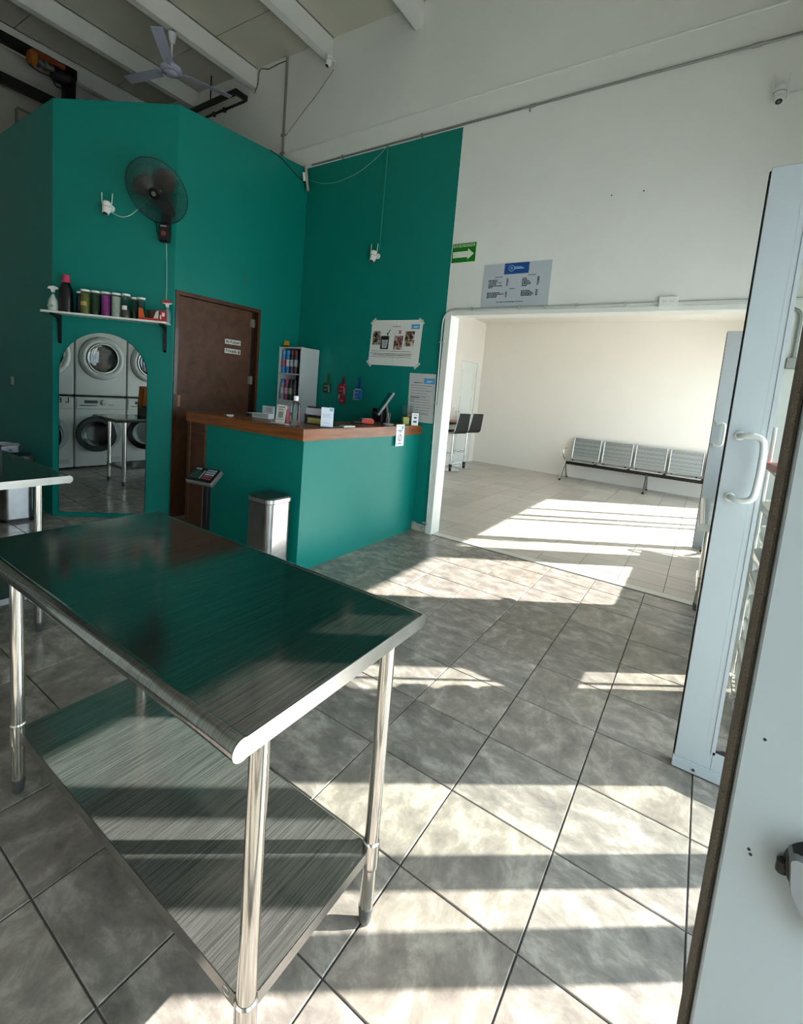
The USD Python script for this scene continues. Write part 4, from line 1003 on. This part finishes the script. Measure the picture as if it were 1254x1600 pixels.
obj('notes', rbox(.006, .075, .004, .082, -.06, -.006, .002), M('notes_yellow', 'c9c16c', .7), cdh)
obj('price_card', rbox(.095, .175, .0, .135, .006, .010, .001), M('paper_bright'), cdh); obj('price_print', cat([flat(.115, .155, .03, .052, .0101), flat(.12, .152, .075, .094, .0101)] + lines(.115, .115, [.04], .006, .01, .0101, seed=71)), ink_grey, cdh, False)
obj('pen', tube([(.05, .075, -.03), (.092, .118, -.02)], .008, 8), M('pen_orange', 'c8703c', .4), cdh)

# ------------------------------------------------------------------ bins, scale
bn = thing('trash_can', 'square-sided steel trash can with dark lid before the green counter', 'bin', mat4(None, (-2.755, 2.505, 0)))
obj('body', extr(rrect(-.132, .132, -.125, .125, .055, 6), .60, .012), steel_can, bn, 30)
ldp = rrect(-.138, .138, -.131, .131, .06, 6)
obj('lid_rim', cat([extr(ldp, .030, .617)]), M('rim_steel', 'b9bab8', .3, .9), bn, 40)
obj('lid', cat([extr(ldp.buffer(-.006), .006, .647), extr(ldp.buffer(-.016), .004, .653)]), M('lid_dark', '2c3431', .35), bn, 40)
obj('base_ring', extr(ldp.buffer(-.002), .014, 0), black_plastic, bn, 40)
bn2 = thing('trash_can', 'square-sided steel pedal bin in the shade under the cut-off table', 'bin', place((-5.46, 1.70, 0), -8))
obj('body', extr(rrect(-.14, .14, -.13, .13, .06, 6), .56, .03), steel_can, bn2, 30); obj('base_ring', extr(rrect(-.145, .145, -.135, .135, .06, 6), .03, 0), black_plastic, bn2, 40)
obj('lid', cat([extr(rrect(-.145, .145, -.135, .135, .06, 6), .035, .592), extr(rrect(-.13, .13, -.12, .12, .06, 6), .008, .627)]), black_plastic, bn2, 40); obj('pedal', rbox(-.05, .05, -.20, -.135, .008, .026, .006), M('pedal_steel', '9a9b9c', .3, .9), bn2)
bn3 = thing('waste_bag_bin', 'black bin with white plastic bag at the left edge of the picture', 'bin', mat4(None, (-6.02, 1.72, 0)))
obj('body', lathe([(0, 0), (.15, 0), (.17, .62), (.165, .62), (.145, .01), (0, .01)], seg=32), black_plastic, bn3)
a_ = np.linspace(0, 2 * math.pi, 40, endpoint=False)
obj('bag', loft([[((.178 + .012 * math.sin(7 * t + k)) * math.cos(t), (.178 + .012 * math.sin(7 * t + k)) * math.sin(t), z) for t in a_] for k, z in enumerate((.30, .50, .64, .66, .64))], False), M('bag_white', 'c9ccd2', .4), bn3, 60)
sca = thing('platform_scale', 'platform scale with tilted keypad head on a black post', 'scale', mat4(None, (-3.56, 2.50, 0)))
obj('post', rbox(-.032, .032, -.02, .02, .03, .64, .004), M('scale_black', '131314', .4), sca); obj('post_trim', bx(-.034, -.030, -.022, -.016, .03, .63), M('rim_steel'), sca, False)
obj('platform', rbox(-.20, .16, -.32, .05, .0, .05, .006), M('scale_plate', '6a6b6c', .35, .8), sca)
hm = trimesh.transformations.concatenate_matrices(trimesh.transformations.translation_matrix((-.02, -.03, .675)), rotm(math.radians(12), (0, 0, 1)), rotm(math.radians(38), (1, 0, 0)))
def hd_(m): m = m.copy(); m.apply_transform(hm); return m
hh = obj('head', hd_(rbox(-.15, .15, -.085, .085, -.05, .0, .012)), M('head_grey', '8a8b88', .35, .5), sca)
obj('head_face', hd_(rbox(-.140, .142, -.076, .080, -.002, .004, .003)), black_plastic, hh)
obj('display', hd_(bx(-.118, -.015, -.045, .045, .004, .0055)), M('lcd', '28463c', .25), hh, False)
obj('display_rim', hd_(cat([bx(-.012, -.004, -.05, .05, .004, .006), bx(-.12, -.06, .052, .068, .004, .006)])), M('label_silver', '9fa6ab', .4), hh, False)
for r_ in range(5):
    obj('key_row', hd_(cat([bx(.014 + c * .026, .034 + c * .026, .05 - r_ * .024, .066 - r_ * .024, .004, .007) for c in range(4)])), M('key_red', '8e3f52', .5) if r_ >= 3 else M('key_grey', '9aa2aa', .5), hh, False)

# ------------------------------------------------------------------ table behind the glass door: laundry bags
for i, (x, z, w, h, lab) in enumerate(((.44, .906, .46, .075, ''), (.44, .981, .46, .075, ''), (.44, 1.056, .45, .07, ''), (.44, 1.126, .44, .07, ''))):
    pass
LB = ['lowest', 'second from the bottom', 'third from the bottom', 'fourth from the bottom', 'fifth from the bottom', 'sixth from the bottom', 'seventh from the bottom', 'topmost']
def bag(w, d, h, seed, dent=.012):
    m = rbox(-w / 2, w / 2, -d / 2, d / 2, 0, h, h * .33); m = m.subdivide().subdivide()
    n = meshkit.fbm(m.vertices * 9 + seed, 3, seed) - .5
    m.vertices += m.vertices / (np.linalg.norm(m.vertices, axis=1, keepdims=True) + 1e-9) * (n * dent)[:, None]
    m.vertices[:, 2] = np.clip(m.vertices[:, 2], 0.0, h); return m
bagm = M('bag_clear', 'c7d4dc', .22, coat=.6, bump=.5, bscale=18.)
bagm2 = M('bag_mint', 'b9c9c4', .25, coat=.6, bump=.5, bscale=18.)
rack = thing('laundry_rack', 'white wire rack of folded laundry seen through the glass door', 'rack', mat4(None, (.55, 3.05, 0)))
for x in (-.24, .24):
    for y in (-.24, .24): obj('post', cyl(.011, 1.52, (x, y, .76), 'z', 12), white_plastic, rack)
for z in (.10, 1.30): obj('shelf', cat([bx(-.25, .25, -.25 + .05 * k, -.244 + .05 * k, z - .006, z) for k in range(11)] + [bx(-.25, -.244, -.25, .25, z - .008, z), bx(.244, .25, -.25, .25, z - .008, z)]), white_plastic, rack, False)
for i in range(8):
    t = thing('laundry_bag', f'folded laundry in clear plastic, {LB[i]} of the rack stack', 'laundry bag', place((.53, 3.05, .1005 + i * .132), RNG.uniform(-4, 4)), 'laundry bags on the rack')
    obj('bag', bag(.44, .44, .128, 11 + i), bagm if i % 3 else bagm2, t, 60); obj('seal', bx(-.2, .2, -.232, -.218, .055, .062), M('seal_white', 'dfe6ea', .4), t, False)
rb = thing('red_folder', 'flat red folder on top of the laundry rack behind the glass door', 'folder', place((.50, 3.05, 1.3005), 6)); obj('cover', rbox(-.20, .2, -.2, .2, 0, .035, .003), M('folder_red', 'b02a3a', .4), rb)
wbx = thing('white_carton', 'white carton standing on the red folder behind the glass door', 'box', place((.47, 3.12, 1.336), 4)); obj('carton', rbox(-.09, .06, -.06, .06, 0, .15, .003), M('carton_white', 'b9bdb6', .5), wbx); obj('flap', rbox(-.09, .06, -.062, -.058, .10, .148, .001), M('carton_white'), wbx)
bcl = thing('blue_folder', 'pale blue upright file beside the white carton behind the glass door', 'file', place((.60, 3.05, 1.336), 0)); obj('cover', rbox(-.03, .06, -.1, .1, 0, .29, .004), M('file_blue', '9dbbd0', .45), bcl); obj('label', bx(-.01, .04, -.1012, -.1, .12, .2), paper, bcl, False)
cd4 = thing('conduit', 'short grey conduit hooking down the wall seen through the glass door', 'conduit', mat4())
obj('pipe', tube(smooth_path([wbp(.37, 2.37, .014), wbp(.41, 2.37, .014), wbp(.45, 2.33, .014), wbp(.455, 2.2, .014), wbp(.455, 2.02, .014)]), .012, 10), M('conduit_grey'), cd4, 60); obj('end_box', rbox(.415, .495, WB - .05, WB, 1.94, 2.02, .005), M('conduit_grey'), cd4)

# ------------------------------------------------------------------ back room: waiting bench, bar, stools, door
steel_perf = usdkit.material(stage, '/World/Looks/steel_perf', {
    'g': ('texture_coordinate', {}), 'v': ('voronoi_texture', {'scale': 70., 'randomness': 0.}), 'm': ('math', {'math_type': 'less_than', 'value2': .3}),
    'mx': ('mix_color', {'a': lin('a9abab'), 'b': lin('54565a')}), 'p': ('principled_bsdf', {'metallic': .75, 'roughness': .38})},
    [('g.object', 'v.vector'), ('v.distance', 'm.value1'), ('m.value', 'mx.fac'), ('mx.result', 'p.base_color')], surface='p.BSDF')
def waiting_bench(label, at, ns):
    """Steel seats in a row along local x, facing -y."""
    be = thing('waiting_bench', label, 'bench', at, 'steel waiting benches'); he = ns * .595 / 2 + .0325
    obj('beam', rbox(-he, he, -.035, .035, .315, .408, .004), black_iron, be)
    for k in range(ns):
        cx = (k - (ns - 1) / 2) * .595; hw = .265
        prof = [(-.33, .425), (-.30, .432), (-.12, .415), (.08, .41), (.135, .425), (.165, .48), (.20, .64), (.235, .85), (.238, .862)]
        P = smooth_path([(0, a, b_) for a, b_ in prof], 4)
        V = []; 
        for off in (0, .006):
            for x in (-hw, hw): V += [(cx + x, p[1], p[2] - off) for p in P]
        n = len(P); Fc = []
        for i in range(n - 1):
            Fc += [(i, n + i, n + i + 1), (i, n + i + 1, i + 1), (2 * n + i, 3 * n + i + 1, 3 * n + i), (2 * n + i, 2 * n + i + 1, 3 * n + i + 1)]
            for a0, b0 in ((0, 2 * n), (3 * n, n)): Fc += [(a0 + i, a0 + i + 1, b0 + i + 1), (a0 + i, b0 + i + 1, b0 + i)]
        s = obj('seat', trimesh.Trimesh(V, Fc, process=False), steel_perf, be, 40)
        for x in (-hw, hw): obj('seat_rail', tube([(cx + x, p[1], p[2] - .003) for p in P], .013, 8), M('rail_steel', 'c3c5c6', .3, .9), s, 60)
        for a in (0, -1): obj('seat_rail', tube([(cx - hw, P[a][1], P[a][2] - .003), (cx + hw, P[a][1], P[a][2] - .003)], .012, 8), M('rail_steel'), s, 60)
        for x in (-.2, .2): obj('clamp', bx(cx + x - .015, cx + x + .015, -.05, .05, .395, .425), black_iron, be, False)
    for x in ((-he - .01, 0, he + .01) if ns > 3 else (-he - .01, he + .01)):
        g = obj('leg', cat([tube(smooth_path([(x, -.34, .02), (x, -.22, .12), (x, -.06, .33)]), .02, 10), tube(smooth_path([(x, .24, .02), (x, .14, .12), (x, .02, .33)]), .02, 10)]), chrome, be, 60)
        obj('foot', cat([lathe([(0, 0), (.025, 0), (.025, .012), (.012, .025), (0, .025)], (x, -.345, 0)), lathe([(0, 0), (.025, 0), (.025, .012), (.012, .025), (0, .025)], (x, .245, 0))]), rubber, g)
    for x in (-he - .025, he + .025):
        obj('armrest', tube(smooth_path([(x, .12, .44), (x, -.05, .42), (x, -.20, .50), (x, -.22, .60), (x, -.14, .645), (x, .02, .65)]), .014, 10), chrome, be, 60)
    return be


waiting_bench('long row of perforated steel waiting seats against the far white wall', mat4(None, (-.815, 10.29, 0)), 5)
waiting_bench('short row of steel waiting seats hidden behind the glass door', place((.50, 5.50, 0), -90), 3)

d2 = struct('door_2', frame((-4.60, 9.50, 0), (0, 1, 0)))
DW2, DH2 = .87, 2.335
obj('door_leaf', rbox(.006, DW2 - .006, .02, DH2 - .006, -.06, -.022, .002), white_paint, d2)
obj('door_frame', cat([bx(-.002, .006, 0, DH2, -.1, .004), bx(DW2 - .006, DW2 + .002, 0, DH2, -.1, .004)]), white_paint, d2, False)
for x0, x1, z0, z1 in ((.12, .75, .25, 1.0), (.12, .75, 1.18, 1.55), (.12, .75, 1.68, 2.15)):
    obj('panel_mould', cat([bx(x0, x1, z0, z0 + .025, -.024, -.014), bx(x0, x1, z1 - .025, z1, -.024, -.014), bx(x0, x0 + .025, z0, z1, -.024, -.014), bx(x1 - .025, x1, z0, z1, -.024, -.014)]), white_paint, d2, False)
obj('knob', lathe([(0, 0), (.03, 0), (.03, .006), (.012, .012), (.012, .035), (.027, .05), (.027, .065), (0, .075)], (.07, 1.0, -.022)), chrome, d2)
bl = thing('bar_ledge', 'narrow brown wooden bar ledge on the side wall of the back room', 'bar', mat4())
obj('ledge', rbox(-4.599, -4.28, 7.6, 9.45, .985, 1.02, .004), wood('wood_bar', '7a4b33', 'a9745a', (3., 1., 20.)), bl); obj('apron', bx(-4.599, -4.36, 7.62, 9.43, .945, .985), M('apron_dark', '3d2a20', .6), bl, False)
for y in (7.8, 9.2): obj('bracket', bx(-4.599, -4.50, y - .015, y + .015, .72, .93), white_paint, bl, False)
ow = thing('wall_outlet', 'small round white fitting on the side wall above the bar ledge', 'outlet', frame((-4.60, 9.30, 1.28), (0, 1, 0))); obj('plate', rbox(-.04, .04, -.055, .055, 0, .01, .003), white_plastic, ow); obj('cover', lathe([(0, .01), (.022, .01), (.02, .03), (0, .032)]), white_plastic, ow)


def bar_stool(label, at):
    """Origin under the column; the sitter faces -x."""
    t = thing('bar_stool', label, 'bar stool', at, 'bar stools in the back room')
    obj('base', lathe([(0, 0), (.20, 0), (.205, .006), (.19, .014), (.08, .03), (.035, .05), (0, .052)], seg=40), chrome, t)
    obj('column', cat([cyl(.028, .42, (0, 0, .25)), cyl(.019, .36, (0, 0, .62))]), chrome, t)
    obj('column_collar', cyl(.034, .07, (0, 0, .09)), black_plastic, t)
    obj('footrest', tube(smooth_path([(0, .02, .34), (-.10, .12, .34), (-.22, .12, .34), (-.27, 0, .34), (-.22, -.12, .34), (-.10, -.12, .34), (0, -.02, .34)]), .011, 8), chrome, t, 60)
    prof = [(-.20, .80), (-.17, .815), (0, .805), (.13, .805), (.185, .835), (.205, .92), (.235, 1.10), (.25, 1.20)]
    P = smooth_path([(a, 0, b_) for a, b_ in prof], 4); V, n = [], 0
    secs = []
    for i, p in enumerate(P):
        w = .205 - .035 * max(0, (p[2] - .82) / .38)
        T = P[min(i + 1, len(P) - 1)] - P[max(i - 1, 0)]; T /= np.linalg.norm(T); N = np.array([-T[2], 0, T[0]]) * .022
        secs.append([p + N + (0, -w + .02, 0), p + N * .6 + (0, -w, 0), p - N * .6 + (0, -w, 0), p - N + (0, -w + .02, 0), p - N + (0, w - .02, 0), p - N * .6 + (0, w, 0), p + N * .6 + (0, w, 0), p + N + (0, w - .02, 0)])
    obj('seat', loft(secs), M('seat_black', '1b1b1c', .5), t, 40)
    obj('seat_trim', cat([tube([q + np.array([.0, s * (.207 - .035 * max(0, (q[2] - .82) / .38)), 0]) for q in P], .008, 6) for s in (-1, 1)]), M('trim_white', 'd9d9d6', .4), t, 60)
    obj('under_plate', rbox(-.09, .09, -.09, .09, .775, .79, .004), black_plastic, t)
    return t


B1 = bar_stool('black bar stool on chrome post, nearer of two beside the jamb', place((-4.27, 8.76, 0), -13))
B2 = dup(B1, place((-4.27, 9.42, 0), -13), 'black bar stool on chrome post, farther of two, before white door')

# ------------------------------------------------------------------ washers and dryers facing the mirror
mw_ = M('machine_white', 'd3d6d3', .3, vary=.02, scale=2.)
gap_m = M('machine_gap', '0d0e0f', .7)


def ring(r0, r1, z0, z1, at, mat_bev=.006, seg=48):
    return lathe([(r0, z0), (r1 - mat_bev, z0) if z0 > z1 else (r1, z0), (r1, z1 - mat_bev), (r1 - mat_bev, z1), (r0 + mat_bev, z1), (r0, z1 - mat_bev), (r0, z0)], at, 'z', seg)


drum_dark = M('drum_dark', '1b2022', .25, .6)
door_glass = M('door_glass', '1a1f21', .06, coat=1.)


def washer(label, at):
    """Local x to the viewer's right (facing the machine), y up, z out of its front."""
    t = thing('washing_machine', label, 'washing machine', at, 'washing machines')
    obj('cabinet', rbox(0, .715, .02, 1.075, -.74, 0, .012), mw_, t)
    obj('plinth', bx(.01, .705, 0, .02, -.72, -.02), gap_m, t, False)
    p = obj('control_panel', rbox(.01, .705, .90, 1.06, 0, .018, .006), mw_, t)
    obj('display', rbox(.42, .60, .985, 1.03, .018, .022, .002), M('panel_dark', '3d4446', .3), p); obj('drawer_line', bx(.43, .66, .945, .957, .018, .021), M('panel_dark'), p, False)
    obj('dial', lathe([(0, .018), (.043, .018), (.04, .035), (.034, .038), (0, .038)], (.335, 1.0, 0)), M('dial_grey', 'b3b9ba', .3), p)
    obj('button_row', cat([cyl(.006, .004, (.20 + .02 * k, .965, .02), 'z', 10) for k in range(4)]), M('panel_dark'), p)
    c = (.3575, .53)
    obj('porthole_ring', ring(.21, .29, 0, .022, (*c, 0)), M('ring_grey', 'aab2b5', .35), t)
    dr = obj('drum', lathe([(.21, .012), (.215, -.02), (.23, -.04), (.23, -.30), (0, -.32), (0, -.30), (.215, -.28), (.205, -.03), (.2, .012)], (*c, 0), 'z', 48), drum_dark, t)
    obj('drum_back', cyl(.19, .01, (*c, -.005), 'z', 48), M('drum_black', '0a0c0d', .3), dr)
    # the open door: a black ring with a clear bowl, swung out past the right-hand side
    hm_ = trimesh.transformations.concatenate_matrices(trimesh.transformations.translation_matrix((.538, .53, .03)), rotm(math.radians(22), (0, 1, 0)))
    def dm(m): m = m.copy(); m.apply_transform(hm_); return m
    do = obj('door_ring', dm(ring(.185, .268, 0, .05, (-.10, 0, .03), .012)), M('ring_black', '0c0d0e', .25), t)
    obj('door_bowl', dm(lathe([(.185, .045), (.165, .0), (.13, -.03), (0, -.035), (0, -.03), (.125, -.025), (.16, .004), (.18, .045)], (-.10, 0, .03), 'z', 40)), glass_pane('bowl_glass', (.82, .86, .86), 1.5), do)
    obj('door_hinge', dm(rbox(.14, .19, -.06, .06, .0, .05, .008)), M('ring_grey'), do)
    obj('drain_flap', rbox(.06, .22, .09, .15, 0, .004, .002), M('machine_seam', 'b9bdbb', .35), t)
    return t


def dryer(label, at):
    t = thing('tumble_dryer', label, 'dryer', at, 'tumble dryers')
    obj('cabinet', rbox(0, .715, 1.105, 2.12, -.74, 0, .012), mw_, t)
    obj('stack_gap', bx(.0, .715, 1.0765, 1.104, -.72, -.012), gap_m, t, False)
    c = (.357, 1.665)
    r = obj('door', ring(.215, .315, 0, .045, (*c, 0), .03, 56), mw_, t, 50)
    obj('door_seam', ring(.315, .321, 0, .004, (*c, 0), .001, 56), M('seam_dark', '3b4042', .5), r); obj('door_trim', ring(.205, .225, .03, .05, (*c, 0), .006, 56), M('ring_silver', 'c6cbcc', .2, .8), r)
    obj('door_glass', lathe([(0, .02), (.15, .022), (.21, .034), (.21, .03), (0, .01)], (*c, 0), 'z', 48), door_glass, t, 60)
    obj('panel', rbox(.02, .695, 2.0, 2.10, 0, .012, .004), mw_, t)
    return t


names = ['middle', 'left-hand', 'right-hand']
W1 = washer('open white washing machine in the middle of the mirror, under the fully visible dryer', frame((-3.595, -.40, 0), (-1, 0, 0)))
W2 = dup(W1, frame((-4.325, -.40, 0), (-1, 0, 0)), 'open white washing machine at the left edge of the mirror, marked with a number')
W3 = dup(W1, frame((-2.865, -.40, 0), (-1, 0, 0)), 'open white washing machine at the right of the mirror, behind the table legs')
R1 = dryer('white tumble dryer fully visible in the arch of the mirror', frame((-3.595, -.40, 0), (-1, 0, 0)))
R2 = dup(R1, frame((-4.325, -.40, 0), (-1, 0, 0)), 'white tumble dryer cut off by the left curve of the mirror')
R3 = dup(R1, frame((-2.865, -.40, 0), (-1, 0, 0)), 'white tumble dryer cut off by the right curve of the mirror')
nb = thing('machine_number', 'black number L 8 stuck on the left washing machine', 'number', frame((-4.36, -.379, 0), (-1, 0, 0))); obj('lettering', cat([text('L', .07, .03, .99, 0, True), text('8', .07, .12, .99, 0, True)]), ink, nb, False)
cs = thing('tool_case', 'open black case with orange lid, seen in the arched mirror', 'case', place((-3.72, .86, .9055), 4))
obj('tray', cat([bx(-.22, .22, -.15, .15, 0, .012), bx(-.22, .22, -.15, -.138, 0, .12), bx(-.22, .22, .138, .15, 0, .12), bx(-.22, -.208, -.15, .15, 0, .12), bx(.208, .22, -.15, .15, 0, .12)]), M('case_black', '101113', .4), cs, False)
obj('latch', cat([rbox(-.12, -.07, .15, .165, .06, .12, .004), rbox(.07, .12, .15, .165, .06, .12, .004)]), M('latch_grey', '3a3c40', .4), cs)
obj('lid', turn(cat([rbox(-.22, .22, -.016, .0, 0, .30, .006)] + [bx(-.16 + .08 * k, -.14 + .08 * k, 0, .012, .03, .27) for k in range(5)]), -12, (1, 0, 0)).apply_translation((0, -.15, .12)), M('case_orange', 'a85a14', .45), cs)
obj('contents', cat([rbox(-.18, -.02, -.1, .1, .012, .15, .01), rbox(.02, .17, -.11, .08, .012, .14, .01)]), M('case_black'), cs)
obj('strap', tube(smooth_path([(-.2, .05, .12), (-.12, .08, .18), (0, .06, .15), (.1, .05, .19)]), .010, 6), M('case_black'), cs)
